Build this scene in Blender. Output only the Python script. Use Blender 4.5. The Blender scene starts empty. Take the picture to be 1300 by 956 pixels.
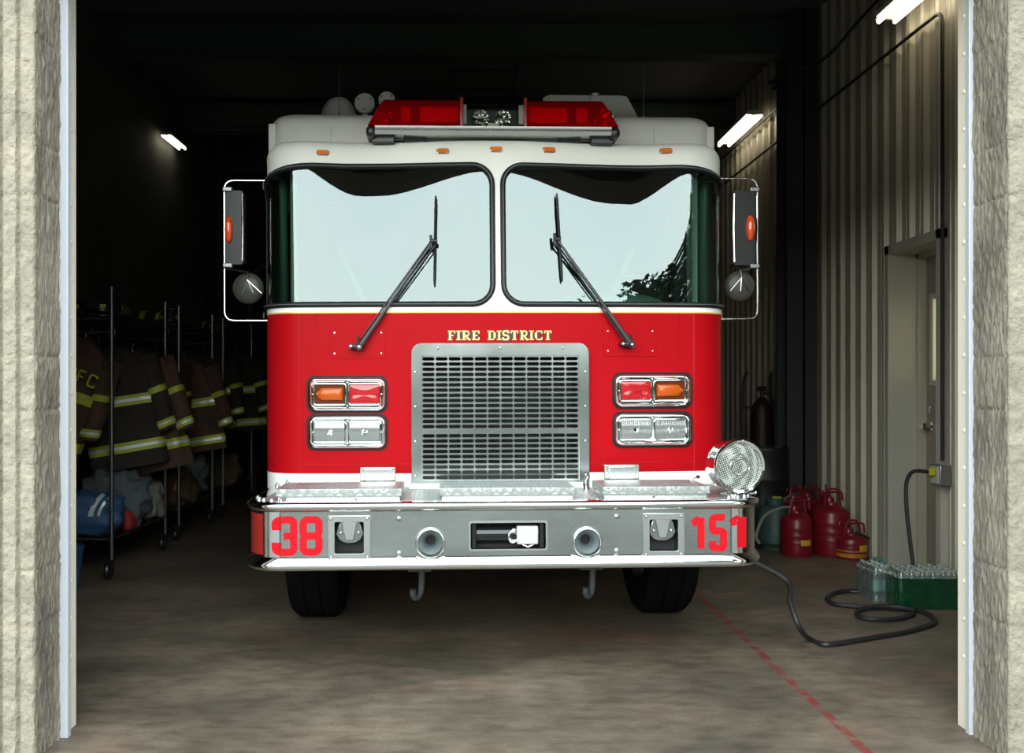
import bpy, bmesh, math, random
from mathutils import Vector, Matrix, noise
from mathutils.geometry import tessellate_polygon, delaunay_2d_cdt

PI = math.pi
random.seed(38)
SC = bpy.context.scene
COL = SC.collection

# ------------------------------------------------------------------ camera, sky, exposure
F_PX, VX, HY, EYE = 1150.0, 600.0, 488.0, 1.42      # focal length (px of a 1300x956 frame), vanishing point, eye height
cam_d = bpy.data.cameras.new('camera')
cam_d.sensor_width = 36.0
cam_d.lens = F_PX / 1300 * 36
cam_d.shift_x = (650 - VX) / 1300
cam_d.shift_y = (HY - 478) / 1300
cam_d.clip_end = 300
cam = bpy.data.objects.new('camera', cam_d)
cam.location = (0, 0, EYE)
cam.rotation_euler = (PI / 2, 0, 0)
COL.objects.link(cam)
SC.camera = cam

SC.view_settings.view_transform = 'Standard'
SC.view_settings.look = 'None'
SC.view_settings.gamma = 1
SC.view_settings.use_curve_mapping = False
SC.view_settings.exposure = 0.0

world = bpy.data.worlds.new('sky')
SC.world = world
world.use_nodes = True
wn, wl = world.node_tree.nodes, world.node_tree.links
wn.clear()
w_tc = wn.new('ShaderNodeTexCoord')
w_sep = wn.new('ShaderNodeSeparateXYZ')
w_ramp = wn.new('ShaderNodeValToRGB')
w_noise = wn.new('ShaderNodeTexNoise')
w_noise.inputs['Scale'].default_value = 2.2
w_noise.inputs['Detail'].default_value = 5
w_map = wn.new('ShaderNodeMapping')
w_map.inputs['Scale'].default_value = (1, 1, 3.5)
w_cr = wn.new('ShaderNodeValToRGB')
w_cr.color_ramp.elements[0].position = .45
w_cr.color_ramp.elements[1].position = .8
w_mix = wn.new('ShaderNodeMixRGB')
w_mix.inputs['Color2'].default_value = (1.0, 1.0, .97, 1)
w_bg = wn.new('ShaderNodeBackground')
w_bg.inputs['Strength'].default_value = 2.05
w_out = wn.new('ShaderNodeOutputWorld')
e = w_ramp.color_ramp.elements
e[0].position = 0.0; e[0].color = (.97, 1.0, .92, 1)
e[1].position = 1.0; e[1].color = (.62, .78, .92, 1)
k = e.new(.35); k.color = (.86, .97, .95, 1)
k = e.new(.6); k.color = (.74, .88, .94, 1)
wl.new(w_tc.outputs['Generated'], w_sep.inputs[0])
wl.new(w_tc.outputs['Generated'], w_map.inputs[0])
wl.new(w_map.outputs[0], w_noise.inputs[0])
wl.new(w_sep.outputs['Z'], w_ramp.inputs[0])
wl.new(w_noise.outputs[0], w_cr.inputs[0])
w_half = wn.new('ShaderNodeMath'); w_half.operation = 'MULTIPLY'; w_half.inputs[1].default_value = .45
wl.new(w_cr.outputs[0], w_half.inputs[0])
wl.new(w_half.outputs[0], w_mix.inputs[0])
wl.new(w_ramp.outputs[0], w_mix.inputs['Color1'])
# hazy bright part of the sky opposite the bay
w_dot = wn.new('ShaderNodeVectorMath'); w_dot.operation = 'DOT_PRODUCT'
w_dot.inputs[1].default_value = (0, -math.cos(math.radians(20)), math.sin(math.radians(20)))
w_gl = wn.new('ShaderNodeMapRange'); w_gl.interpolation_type = 'SMOOTHSTEP'
w_gl.inputs['From Min'].default_value = .45; w_gl.inputs['From Max'].default_value = .88
w_gl.inputs['To Min'].default_value = 1.0; w_gl.inputs['To Max'].default_value = 4.1
w_mul = wn.new('ShaderNodeVectorMath'); w_mul.operation = 'SCALE'
wl.new(w_tc.outputs['Generated'], w_dot.inputs[0]); wl.new(w_dot.outputs['Value'], w_gl.inputs['Value'])
wl.new(w_mix.outputs[0], w_mul.inputs[0]); wl.new(w_gl.outputs[0], w_mul.inputs['Scale'])
wl.new(w_mul.outputs[0], w_bg.inputs['Color'])
wl.new(w_bg.outputs[0], w_out.inputs[0])

# ------------------------------------------------------------------ truck placement and measuring helpers
YAW = 2.0 * PI / 180
TRX, TRY = .162, 4.15
_c, _s = math.cos(YAW), math.sin(YAW)


def F(px, py):
    """point of the floor seen at a photograph pixel"""
    d = F_PX * EYE / (py - HY)
    return Vector(((px - VX) * d / F_PX, d, 0))


def R(px, py, d):
    return Vector(((px - VX) * d / F_PX, d, EYE + (HY - py) * d / F_PX))


def T(px, py, ly):
    """(x, z) in the fire engine's own frame of a measured point lying at local depth ly"""
    a = (px - VX) / F_PX
    d = (ly + TRY * _c - TRX * _s) / (_c - a * _s)
    X = a * d
    return ((X - TRX) * _c + (d - TRY) * _s, EYE + (HY - py) / F_PX * d)


# ------------------------------------------------------------------ materials
def nodes(m):
    return m.node_tree.nodes, m.node_tree.links


def mat(name, col, rough=.5, metal=0.0, spec=None, coat=0.0, trans=0.0, ior=None, alpha=None):
    m = bpy.data.materials.new(name)
    m.use_nodes = True
    b = m.node_tree.nodes['Principled BSDF']
    b.inputs['Base Color'].default_value = (*col, 1)
    b.inputs['Roughness'].default_value = rough
    b.inputs['Metallic'].default_value = metal
    if spec is not None: b.inputs['Specular IOR Level'].default_value = spec
    if coat: b.inputs['Coat Weight'].default_value = coat; b.inputs['Coat Roughness'].default_value = .04
    if trans: b.inputs['Transmission Weight'].default_value = trans
    if ior: b.inputs['IOR'].default_value = ior
    if alpha is not None: b.inputs['Alpha'].default_value = alpha
    return m


def vary(m, amount=.25, scale=8, col2=None, detail=6, bump=0.0, bscale=None, stretch=(1, 1, 1), rough_var=0.0, dist=.01, pos=(.3, .7)):
    """mixes the base colour with a second one by noise, and adds bump"""
    n, l = nodes(m)
    b = n['Principled BSDF']
    base = tuple(b.inputs['Base Color'].default_value)[:3]
    c2 = col2 or tuple(c * (1 - amount) for c in base)
    tc = n.new('ShaderNodeTexCoord'); mp = n.new('ShaderNodeMapping'); no = n.new('ShaderNodeTexNoise')
    mp.inputs['Scale'].default_value = stretch
    no.inputs['Scale'].default_value = scale; no.inputs['Detail'].default_value = detail
    l.new(tc.outputs['Object'], mp.inputs[0]); l.new(mp.outputs[0], no.inputs[0])
    r = n.new('ShaderNodeValToRGB')
    r.color_ramp.elements[0].position = pos[0]; r.color_ramp.elements[1].position = pos[1]
    r.color_ramp.elements[0].color = (*c2, 1); r.color_ramp.elements[1].color = (*base, 1)
    l.new(no.outputs[0], r.inputs[0]); l.new(r.outputs[0], b.inputs['Base Color'])
    if rough_var:
        rr = n.new('ShaderNodeMapRange')
        rr.inputs['To Min'].default_value = b.inputs['Roughness'].default_value - rough_var
        rr.inputs['To Max'].default_value = b.inputs['Roughness'].default_value + rough_var
        l.new(no.outputs[0], rr.inputs[0]); l.new(rr.outputs[0], b.inputs['Roughness'])
    if bump:
        n2 = n.new('ShaderNodeTexNoise'); n2.inputs['Scale'].default_value = bscale or scale * 4; n2.inputs['Detail'].default_value = 8
        l.new(mp.outputs[0], n2.inputs[0])
        bp = n.new('ShaderNodeBump'); bp.inputs['Strength'].default_value = bump; bp.inputs['Distance'].default_value = dist
        l.new(n2.outputs[0], bp.inputs['Height']); l.new(bp.outputs[0], b.inputs['Normal'])
    return m


def emis(name, col, strength):
    m = mat(name, col, .3)
    b = m.node_tree.nodes['Principled BSDF']
    b.inputs['Emission Color'].default_value = (*col, 1)
    b.inputs['Emission Strength'].default_value = strength
    return m


M = {}
M['red'] = mat('red_paint', (.37, .0035, .007), .34, spec=.06)
M['white'] = vary(mat('white_paint', (.83, .82, .755), .4, spec=.2), .06, 3)
M['gold'] = mat('gold_leaf', (.85, .48, .10), .35, .3)
M['chrome'] = mat('chrome', (.82, .83, .82), .06, 1.0)
M['chrome_soft'] = vary(mat('polished_aluminium', (.72, .73, .72), .16, 1.0), .10, 5)
M['bolt'] = mat('steel_bolt', (.42, .43, .42), .3, .9)
M['brushed'] = vary(mat('brushed_steel', (.36, .38, .37), .28, 1.0), .22, 2.2, rough_var=.08, stretch=(1, 1, 3), bump=.03, bscale=14, dist=.006)
M['grille'] = vary(mat('grille_steel', (.36, .385, .38), .2, 1.0), .15, 4, rough_var=.06)
M['black'] = mat('black_rubber', (.010, .010, .010), .42, spec=.25)
M['blackmetal'] = mat('black_metal', (.012, .012, .013), .35)
M['tyre'] = vary(mat('tyre_rubber', (.006, .006, .006), .9, spec=.05), .3, 20, bump=.2)
M['chassis'] = mat('chassis_black', (.006, .006, .006), .8)
M['amber'] = mat('amber_lens', (.72, .16, .01), .15, coat=.5)
M['amber_deep'] = mat('deep_amber_lens', (.11, .022, .006), .12, coat=.6)
M['redlens'] = mat('red_lens', (.40, .006, .010), .12, coat=.4)
M['clear'] = mat('headlamp_glass', (.80, .82, .80), .12, .55, coat=.5)
M['reflector'] = mat('lamp_reflector', (.9, .9, .88), .05, 1.0)
_n, _l = nodes(M['reflector']); _v = _n.new('ShaderNodeTexVoronoi'); _v.inputs['Scale'].default_value = 45
_tc = _n.new('ShaderNodeTexCoord'); _bp = _n.new('ShaderNodeBump'); _bp.inputs['Strength'].default_value = .8; _bp.inputs['Distance'].default_value = .02
_l.new(_tc.outputs['Object'], _v.inputs[0]); _l.new(_v.outputs['Distance'], _bp.inputs['Height']); _l.new(_bp.outputs[0], _n['Principled BSDF'].inputs['Normal'])
M['interior'] = mat('cab_interior_green_grey', (.12, .21, .17), .6)
M['interior_dark'] = mat('cab_interior_dark', (.012, .014, .013), .7)
M['seat'] = mat('seat_fabric', (.05, .055, .055), .8)
M['tan'] = mat('webbing', (.32, .28, .2), .8)
M['tape'] = vary(mat('tape_block', (.46, .44, .41), .7), .12, 20, bump=.2)
M['number_red'] = mat('number_vinyl', (.46, .006, .012), .6, spec=.1)
M['red_corner'] = mat('red_corner_patch', (.26, .02, .013), .3, .2, coat=.2)


def tread_plate():
    m = mat('tread_plate', (.60, .61, .58), .42, .75)
    n, l = nodes(m); b = n['Principled BSDF']
    tc = n.new('ShaderNodeTexCoord')
    outs = []
    for ang in (PI / 4, -PI / 4):
        mp = n.new('ShaderNodeMapping'); mp.inputs['Rotation'].default_value = (0.9, ang, ang)
        mp.inputs['Scale'].default_value = (1, 1, 1)
        w = n.new('ShaderNodeTexBrick')
        w.inputs['Scale'].default_value = 22; w.inputs['Mortar Size'].default_value = .1
        w.inputs['Brick Width'].default_value = 1.0; w.inputs['Row Height'].default_value = .5
        w.inputs['Color1'].default_value = (1, 1, 1, 1); w.inputs['Color2'].default_value = (0, 0, 0, 1); w.inputs['Mortar'].default_value = (0, 0, 0, 1)
        l.new(tc.outputs['Object'], mp.inputs[0]); l.new(mp.outputs[0], w.inputs[0]); outs.append(w.outputs[0])
    mx = n.new('ShaderNodeMixRGB'); mx.blend_type = 'DIFFERENCE'; mx.inputs[0].default_value = 1
    l.new(outs[0], mx.inputs[1]); l.new(outs[1], mx.inputs[2])
    bp = n.new('ShaderNodeBump'); bp.inputs['Strength'].default_value = .9; bp.inputs['Distance'].default_value = .006
    cr = n.new('ShaderNodeValToRGB'); cr.color_ramp.elements[0].color = (.30, .31, .30, 1); cr.color_ramp.elements[1].color = (.58, .60, .58, 1)
    l.new(mx.outputs[0], cr.inputs[0]); l.new(cr.outputs[0], b.inputs['Base Color'])
    l.new(mx.outputs[0], bp.inputs['Height']); l.new(bp.outputs[0], b.inputs['Normal'])
    return m


M['tread'] = tread_plate()


def window_glass(name, fac, tint, refl=(.90, 1.0, 1.0)):
    m = bpy.data.materials.new(name); m.use_nodes = True
    n, l = nodes(m); n.clear()
    o = n.new('ShaderNodeOutputMaterial'); mx = n.new('ShaderNodeMixShader')
    t = n.new('ShaderNodeBsdfTransparent'); t.inputs[0].default_value = (*tint, 1)
    g = n.new('ShaderNodeBsdfGlossy'); g.inputs['Roughness'].default_value = .0; g.inputs[0].default_value = (*refl, 1)
    fr = n.new('ShaderNodeFresnel'); fr.inputs[0].default_value = 1.5
    ad = n.new('ShaderNodeMath'); ad.operation = 'ADD'; ad.use_clamp = True; ad.inputs[1].default_value = fac
    l.new(fr.outputs[0], ad.inputs[0]); l.new(ad.outputs[0], mx.inputs[0])
    l.new(t.outputs[0], mx.inputs[1]); l.new(g.outputs[0], mx.inputs[2]); l.new(mx.outputs[0], o.inputs[0])
    return m


M['glass'] = window_glass('windshield_glass', .055, (.50, .62, .56))
M['door_glass'] = window_glass('window_glass', .05, (.8, .85, .8))
M['frosted'] = bpy.data.materials.new('frosted_glass'); M['frosted'].use_nodes = True
_n, _l = nodes(M['frosted']); _n.remove(_n['Principled BSDF'])
_t = _n.new('ShaderNodeBsdfTranslucent'); _t.inputs[0].default_value = (.62, .58, .44, 1)
_l.new(_t.outputs[0], [q for q in _n if q.type == 'OUTPUT_MATERIAL'][0].inputs[0])
M['dome_red'] = window_glass('red_lens_cover', .02, (.80, .02, .03), (1, .5, .5))
_n, _l = nodes(M['dome_red'])
_out = [q for q in _n if q.type == 'OUTPUT_MATERIAL'][0]; _src = _out.inputs[0].links[0].from_socket
_d = _n.new('ShaderNodeBsdfDiffuse'); _d.inputs[0].default_value = (.78, .004, .012, 1)
_tl = _n.new('ShaderNodeBsdfTranslucent'); _tl.inputs[0].default_value = (.8, .004, .012, 1)
_m1 = _n.new('ShaderNodeMixShader'); _m1.inputs[0].default_value = .5; _m2 = _n.new('ShaderNodeMixShader'); _m2.inputs[0].default_value = .30
_l.new(_d.outputs[0], _m1.inputs[1]); _l.new(_tl.outputs[0], _m1.inputs[2])
_l.new(_src, _m2.inputs[1]); _l.new(_m1.outputs[0], _m2.inputs[2]); _l.new(_m2.outputs[0], _out.inputs[0])
M['dome_clear'] = window_glass('clear_lens_cover', .05, (.75, .77, .73))

M['block'] = vary(mat('split_face_block', (.34, .292, .225), .9, spec=.2), .35, 9, col2=(.22, .195, .15), bump=.9, bscale=55, dist=.012)
M['reveal'] = vary(mat('split_block_side', (.33, .295, .235), .95, spec=.2), .35, 7, col2=(.16, .14, .11), bump=1.0, bscale=42, dist=.016, stretch=(1, 1, .35))
M['mortar'] = vary(mat('mortar', (.36, .34, .29), .95), .3, 20, bump=.5)
M['vinyl'] = mat('weather_strip', (.50, .515, .55), .5)
M['jamb'] = vary(mat('painted_jamb', (.86, .80, .65), .5), .08, 3)
M['siding'] = vary(mat('metal_siding', (.46, .415, .325), .42, .15), .12, 2)
M['siding_trim'] = mat('siding_trim', (.44, .42, .35), .4, .1)
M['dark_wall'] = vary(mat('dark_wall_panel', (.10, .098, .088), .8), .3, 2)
M['ceiling'] = mat('dark_ceiling', (.12, .12, .125), .9)
M['steel_dark'] = mat('dark_painted_steel', (.03, .03, .033), .6)
M['steel_green'] = mat('dull_green_steel', (.06, .085, .065), .7)
M['door_paint'] = vary(mat('door_paint', (.23, .19, .15), .4), .1, 3)
M['pipe'] = mat('dark_pipe', (.05, .047, .042), .35, .6)
M['conduit'] = mat('galvanised_conduit', (.32, .32, .32), .35, .8)
M['cord'] = mat('black_cord', (.014, .013, .013), .5)
M['tube_light'] = emis('fluorescent_tube', (1.0, .93, .72), 6)
M['fixture'] = mat('fixture_white', (.7, .68, .6), .4)
M['rack_steel'] = mat('rack_steel', (.20, .20, .205), .3, .9)
M['coat'] = vary(mat('turnout_tan', (.085, .042, .026), .85), .4, 6, bump=.25, bscale=60)
M['coat_dark'] = vary(mat('turnout_brown', (.032, .022, .015), .85), .4, 6, bump=.25, bscale=60)
M['yellow'] = vary(mat('lime_trim', (.44, .48, .03), .5), .2, 30)
M['silver'] = mat('reflective_silver', (.62, .66, .66), .35, .2)
M['blue_bag'] = vary(mat('blue_nylon', (.035, .10, .22), .6), .3, 8, bump=.3)
M['gray_bag'] = vary(mat('grey_blue_nylon', (.10, .12, .13), .7), .3, 8, bump=.4)
M['gray_boot'] = vary(mat('light_grey_cloth', (.22, .21, .18), .8), .3, 8, bump=.4)
M['tan_bag'] = vary(mat('brown_canvas', (.10, .062, .03), .85), .4, 6, bump=.3)
M['orange_trim'] = mat('orange_trim', (.5, .12, .06), .6)
M['red_cloth'] = mat('red_cloth', (.30, .012, .012), .7)
M['helmet_black'] = mat('helmet_black', (.02, .018, .016), .3)
M['can_red'] = vary(mat('gas_can_red', (.20, .005, .014), .35, coat=.1), .15, 6)
M['can_band'] = mat('gas_can_yellow', (.42, .17, .015), .45)
M['label'] = mat('yellow_label', (.55, .33, .03), .5)
M['hose_grey'] = mat('grey_hose', (.20, .20, .17), .5)
M['teal'] = mat('teal_tank', (.035, .07, .062), .5)
M['drum'] = mat('black_drum', (.008, .009, .01), .5)
M['bottle_green'] = mat('green_bottle', (.015, .13, .055), .12, coat=.3)
M['bottle_clear'] = window_glass('clear_bottle', .10, (.62, .72, .68), (.9, .95, .95))
M['bottle_label'] = mat('bottle_label_teal', (.12, .28, .25), .4)
M['film'] = window_glass('shrink_film', .04, (.90, .96, .93), (1, 1, 1))
_n, _l = nodes(M['film']); _o = [q for q in _n if q.type == 'OUTPUT_MATERIAL'][0]; _sr = _o.inputs[0].links[0].from_socket
_d = _n.new('ShaderNodeBsdfDiffuse'); _d.inputs[0].default_value = (.50, .60, .56, 1); _mx = _n.new('ShaderNodeMixShader'); _mx.inputs[0].default_value = .13
_l.new(_sr, _mx.inputs[1]); _l.new(_d.outputs[0], _mx.inputs[2]); _l.new(_mx.outputs[0], _o.inputs[0])
M['film_green'] = vary(mat('printed_green_film', (.004, .048, .018), .22, coat=.4), .45, 9, bump=.5, bscale=14, dist=.03)
M['cap'] = mat('white_cap', (.22, .26, .25), .4)
M['bark'] = vary(mat('bark', (.06, .045, .03), .9), .4, 9, bump=.5)
M['leaf'] = vary(mat('leaf', (.022, .042, .018), .7), .4, 2)
M['leaf_pale'] = vary(mat('leaf_pale', (.06, .095, .045), .7), .4, 2)
M['lantern'] = mat('yellow_lantern', (.4, .35, .02), .5)


def concrete(name, c1, c2, stripe=False, rough=.45):
    m = mat(name, c1, rough)
    n, l = nodes(m); b = n['Principled BSDF']
    tc = n.new('ShaderNodeTexCoord')

    def nz(scale, stretch=(1, 1, 1), detail=8):
        mp = n.new('ShaderNodeMapping'); mp.inputs['Scale'].default_value = stretch
        t = n.new('ShaderNodeTexNoise'); t.inputs['Scale'].default_value = scale; t.inputs['Detail'].default_value = detail
        l.new(tc.outputs['Object'], mp.inputs[0]); l.new(mp.outputs[0], t.inputs[0]); return t.outputs[0]
    def ramp(src, a, bb, ca, cb):
        r = n.new('ShaderNodeValToRGB'); r.color_ramp.elements[0].position = a; r.color_ramp.elements[1].position = bb
        r.color_ramp.elements[0].color = (*ca, 1); r.color_ramp.elements[1].color = (*cb, 1); l.new(src, r.inputs[0]); return r.outputs[0]
    def mix(f, a, c, mode='MIX'):
        x = n.new('ShaderNodeMixRGB'); x.blend_type = mode
        if isinstance(f, float): x.inputs[0].default_value = f
        else: l.new(f, x.inputs[0])
        l.new(a, x.inputs[1])
        if isinstance(c, tuple): x.inputs[2].default_value = (*c, 1)
        else: l.new(c, x.inputs[2])
        return x.outputs[0]
    base = ramp(nz(1.3, (1, 1.4, 1)), .35, .65, c2, c1)
    base = mix(1.0, base, ramp(nz(7, (1, 2.2, 1)), .3, .62, (.62, .60, .56), (1, 1, 1)), 'MULTIPLY')
    base = mix(.5, base, ramp(nz(60), .35, .6, (.7, .7, .7), (1, 1, 1)), 'MULTIPLY')
    if stripe:
        # a rusty tint in blotches, and a worn red painted line running along the bay
        base = mix(ramp(nz(1.1), .56, .70, (0, 0, 0), (.30, .30, .30)), base, (.30, .10, .065))
        sep = n.new('ShaderNodeSeparateXYZ'); l.new(tc.outputs['Object'], sep.inputs[0])
        d = n.new('ShaderNodeMath'); d.operation = 'SUBTRACT'; d.inputs[1].default_value = 1.523; l.new(sep.outputs[0], d.inputs[0])
        ab = n.new('ShaderNodeMath'); ab.operation = 'ABSOLUTE'; l.new(d.outputs[0], ab.inputs[0])
        lt = n.new('ShaderNodeMath'); lt.operation = 'LESS_THAN'; lt.inputs[1].default_value = .022; l.new(ab.outputs[0], lt.inputs[0])
        far = n.new('ShaderNodeMath'); far.operation = 'LESS_THAN'; far.inputs[1].default_value = 7.4; l.new(sep.outputs[1], far.inputs[0])
        mu = n.new('ShaderNodeMath'); mu.operation = 'MULTIPLY'; l.new(lt.outputs[0], mu.inputs[0]); l.new(far.outputs[0], mu.inputs[1])
        mu2 = n.new('ShaderNodeMath'); mu2.operation = 'MULTIPLY'
        l.new(mu.outputs[0], mu2.inputs[0]); l.new(ramp(nz(14), .38, .55, (.0, .0, .0), (.8, .8, .8)), mu2.inputs[1])
        base = mix(mu2.outputs[0], base, (.20, .022, .02))
    l.new(base, b.inputs['Base Color'])
    bp = n.new('ShaderNodeBump'); bp.inputs['Strength'].default_value = .25; bp.inputs['Distance'].default_value = .004
    l.new(nz(35), bp.inputs['Height']); l.new(bp.outputs[0], b.inputs['Normal'])
    return m


M['floor'] = concrete('worn_concrete_floor', (.215, .165, .118), (.11, .086, .062), True, .50)
M['apron'] = concrete('concrete_apron', (.24, .225, .20), (.18, .17, .15), False, .8)


# ------------------------------------------------------------------ mesh helpers
class MB:
    def __init__(self):
        self.v, self.f, self.m = [], [], []

    def add(self, vs, fs, mi=0, mtx=None):
        o = len(self.v)
        for p in vs:
            p = Vector(p)
            self.v.append(mtx @ p if mtx else p)
        for f in fs:
            self.f.append([i + o for i in f]); self.m.append(mi)
        return self

    def box(self, x0, x1, y0, y1, z0, z1, mi=0, mtx=None):
        if x0 > x1: x0, x1 = x1, x0
        if y0 > y1: y0, y1 = y1, y0
        if z0 > z1: z0, z1 = z1, z0
        vs = [(x, y, z) for z in (z0, z1) for y in (y0, y1) for x in (x0, x1)]
        return self.add(vs, [(0, 2, 3, 1), (4, 5, 7, 6), (0, 1, 5, 4), (2, 6, 7, 3), (0, 4, 6, 2), (1, 3, 7, 5)], mi, mtx)

    def grid(self, rows, mi=0, close_u=False, close_v=False, flip=False):
        """rows: list of equally long lists of points"""
        nr, nc = len(rows), len(rows[0])
        vs = [p for r in rows for p in r]
        fs = []
        for i in range(nr if close_v else nr - 1):
            for j in range(nc if close_u else nc - 1):
                a, b = i * nc + j, i * nc + (j + 1) % nc
                c, d = ((i + 1) % nr) * nc + (j + 1) % nc, ((i + 1) % nr) * nc + j
                fs.append((a, d, c, b) if flip else (a, b, c, d))
        return self.add(vs, fs, mi)

    def tube(self, path, r, seg=10, mi=0, caps=True, closed=False, flat=1.0):
        pts = [Vector(p) for p in path]
        n = len(pts)
        rr = r if isinstance(r, (list, tuple)) else [r] * n
        t0 = (pts[1] - pts[0]).normalized()
        up = Vector((0, 0, 1)) if abs(t0.z) < .9 else Vector((0, 1, 0))
        nrm = (up - t0 * up.dot(t0)).normalized()
        rings = []
        for i in range(n):
            if closed: t = pts[(i + 1) % n] - pts[i - 1]
            else: t = pts[min(i + 1, n - 1)] - pts[max(i - 1, 0)]
            t = t.normalized() if t.length > 1e-9 else t0
            nrm = (nrm - t * nrm.dot(t))
            nrm = nrm.normalized() if nrm.length > 1e-6 else t.orthogonal().normalized()
            bi = t.cross(nrm)
            rings.append([pts[i] + (nrm * math.cos(2 * PI * j / seg) + bi * math.sin(2 * PI * j / seg) * flat) * rr[i] for j in range(seg)])
        base = len(self.v)
        self.grid(rings, mi, close_u=True, close_v=closed, flip=True)
        if caps and not closed:
            self.f.append([base + j for j in range(seg)]); self.m.append(mi)
            self.f.append([base + (n - 1) * seg + j for j in reversed(range(seg))]); self.m.append(mi)
        return self

    def cyl(self, p0, p1, r0, r1=None, seg=20, mi=0):
        return self.tube([p0, p1], [r0, r0 if r1 is None else r1], seg, mi)

    def lathe(self, prof, seg=28, mi=0, mtx=None, close=False):
        """prof (r, h) about the z axis; mtx moves it"""
        rows = []
        for r, h in prof:
            rows.append([Vector((max(r, 1e-4) * math.cos(2 * PI * j / seg), max(r, 1e-4) * math.sin(2 * PI * j / seg), h)) for j in range(seg)])
        if mtx: rows = [[mtx @ p for p in r] for r in rows]
        return self.grid(rows, mi, close_u=True, close_v=close)

    def plate(self, outer, holes, y0, y1, mi=0, fn=None, front=True, back=True):
        """polygon in the xz plane with holes, thick from y0 (front) to y1"""
        loops = [outer] + list(holes)
        tris = tessellate_polygon([[Vector((x, z, 0)) for x, z in lp] for lp in loops])
        flat = [p for lp in loops for p in lp]
        n = len(flat)
        vs = [(x, y0, z) for x, z in flat] + [(x, y1, z) for x, z in flat]
        fs = []
        for t in tris:
            a, b, c = [flat[i] for i in t]
            ar = (b[0] - a[0]) * (c[1] - a[1]) - (c[0] - a[0]) * (b[1] - a[1])
            if abs(ar) < 1e-12: continue
            t = tuple(t) if ar > 0 else tuple(reversed(t))
            if front: fs.append(t)
            if back: fs.append(tuple(i + n for i in reversed(t)))
        o = 0
        for li, lp in enumerate(loops):
            m = len(lp)
            A = sum(lp[i][0] * lp[(i + 1) % m][1] - lp[(i + 1) % m][0] * lp[i][1] for i in range(m))
            ccw = (A > 0) == (li == 0)
            for i in range(m):
                a, b = o + i, o + (i + 1) % m
                fs.append((a, a + n, b + n, b) if ccw else (a, b, b + n, a + n))
            o += m
        if fn: vs = [fn(Vector(p)) for p in vs]
        return self.add(vs, fs, mi)

    def transform(self, mtx):
        self.v = [mtx @ v for v in self.v]
        return self

    def build(self, name, material, parent=None, smooth=35, bevel=0, bseg=2, merge=False):
        me = bpy.data.meshes.new(name)
        me.from_pydata([tuple(v) for v in self.v], [], self.f)
        for mm in (material if isinstance(material, (list, tuple)) else [material]):
            me.materials.append(mm)
        for p, mi in zip(me.polygons, self.m): p.material_index = mi
        if merge:
            bm = bmesh.new(); bm.from_mesh(me)
            bmesh.ops.remove_doubles(bm, verts=bm.verts, dist=merge if merge is not True else 1e-4)
            bmesh.ops.recalc_face_normals(bm, faces=bm.faces)
            bm.to_mesh(me); bm.free()
        me.update()
        if smooth:
            for p in me.polygons: p.use_smooth = True
            me.set_sharp_from_angle(angle=math.radians(smooth))
        o = bpy.data.objects.new(name, me)
        COL.objects.link(o)
        if parent: o.parent = parent
        if bevel:
            b = o.modifiers.new('bevel', 'BEVEL'); b.width = bevel; b.segments = bseg
            b.limit_method = 'ANGLE'; b.angle_limit = math.radians(40); b.harden_normals = False
        return o


def thing(name, label, cat, loc=(0, 0, 0), rot=(0, 0, 0), group=None):
    o = bpy.data.objects.new(name, None); COL.objects.link(o)
    o.empty_display_size = .1
    o.location = loc; o.rotation_euler = rot if isinstance(rot, (tuple, list)) else (0, 0, rot)
    o['label'] = label; o['category'] = cat
    if group: o['group'] = group
    return o


def tag(o, label, cat, group=None):
    o['label'] = label; o['category'] = cat
    if group: o['group'] = group
    return o


def struct(o, label=None):
    o['kind'] = 'structure'
    if label: o['label'] = label
    return o


def dup(root, loc, rot=None, label=None):
    r = root.copy(); COL.objects.link(r); r.location = loc
    if rot is not None: r.rotation_euler = rot
    if label: r['label'] = label
    for ch in list(root.children):
        c = ch.copy(); COL.objects.link(c); c.parent = r
        for g in list(ch.children):
            d = g.copy(); COL.objects.link(d); d.parent = c
    return r


def rrect(x0, x1, z0, z1, r, seg=5, corners=(1, 1, 1, 1)):
    """rounded rectangle, counter-clockwise; corners: bl, br, tr, tl"""
    pts = []
    for (cx, cz, a0, on) in ((x0 + r, z0 + r, PI, corners[0]), (x1 - r, z0 + r, 1.5 * PI, corners[1]), (x1 - r, z1 - r, 0, corners[2]), (x0 + r, z1 - r, .5 * PI, corners[3])):
        if on:
            for i in range(seg + 1):
                a = a0 + .5 * PI * i / seg
                pts.append((cx + r * math.cos(a), cz + r * math.sin(a)))
        else:
            sx = x0 if cx < (x0 + x1) / 2 else x1
            sz = z0 if cz < (z0 + z1) / 2 else z1
            pts.append((sx, sz))
    return pts


def circle(cx, cz, r, seg=28):
    return [(cx + r * math.cos(2 * PI * i / seg), cz + r * math.sin(2 * PI * i / seg)) for i in range(seg)]


def fillet(path, r, seg=5):
    out = [Vector(path[0])]
    for i in range(1, len(path) - 1):
        p, a, b = Vector(path[i]), Vector(path[i - 1]), Vector(path[i + 1])
        da, db = (a - p), (b - p)
        rr = min(r, da.length * .49, db.length * .49)
        p0, p1 = p + da.normalized() * rr, p + db.normalized() * rr
        for k_ in range(seg + 1):
            t = k_ / seg
            out.append(p0 * (1 - t) ** 2 + p * 2 * t * (1 - t) + p1 * t * t)
    out.append(Vector(path[-1]))
    return out


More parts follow.
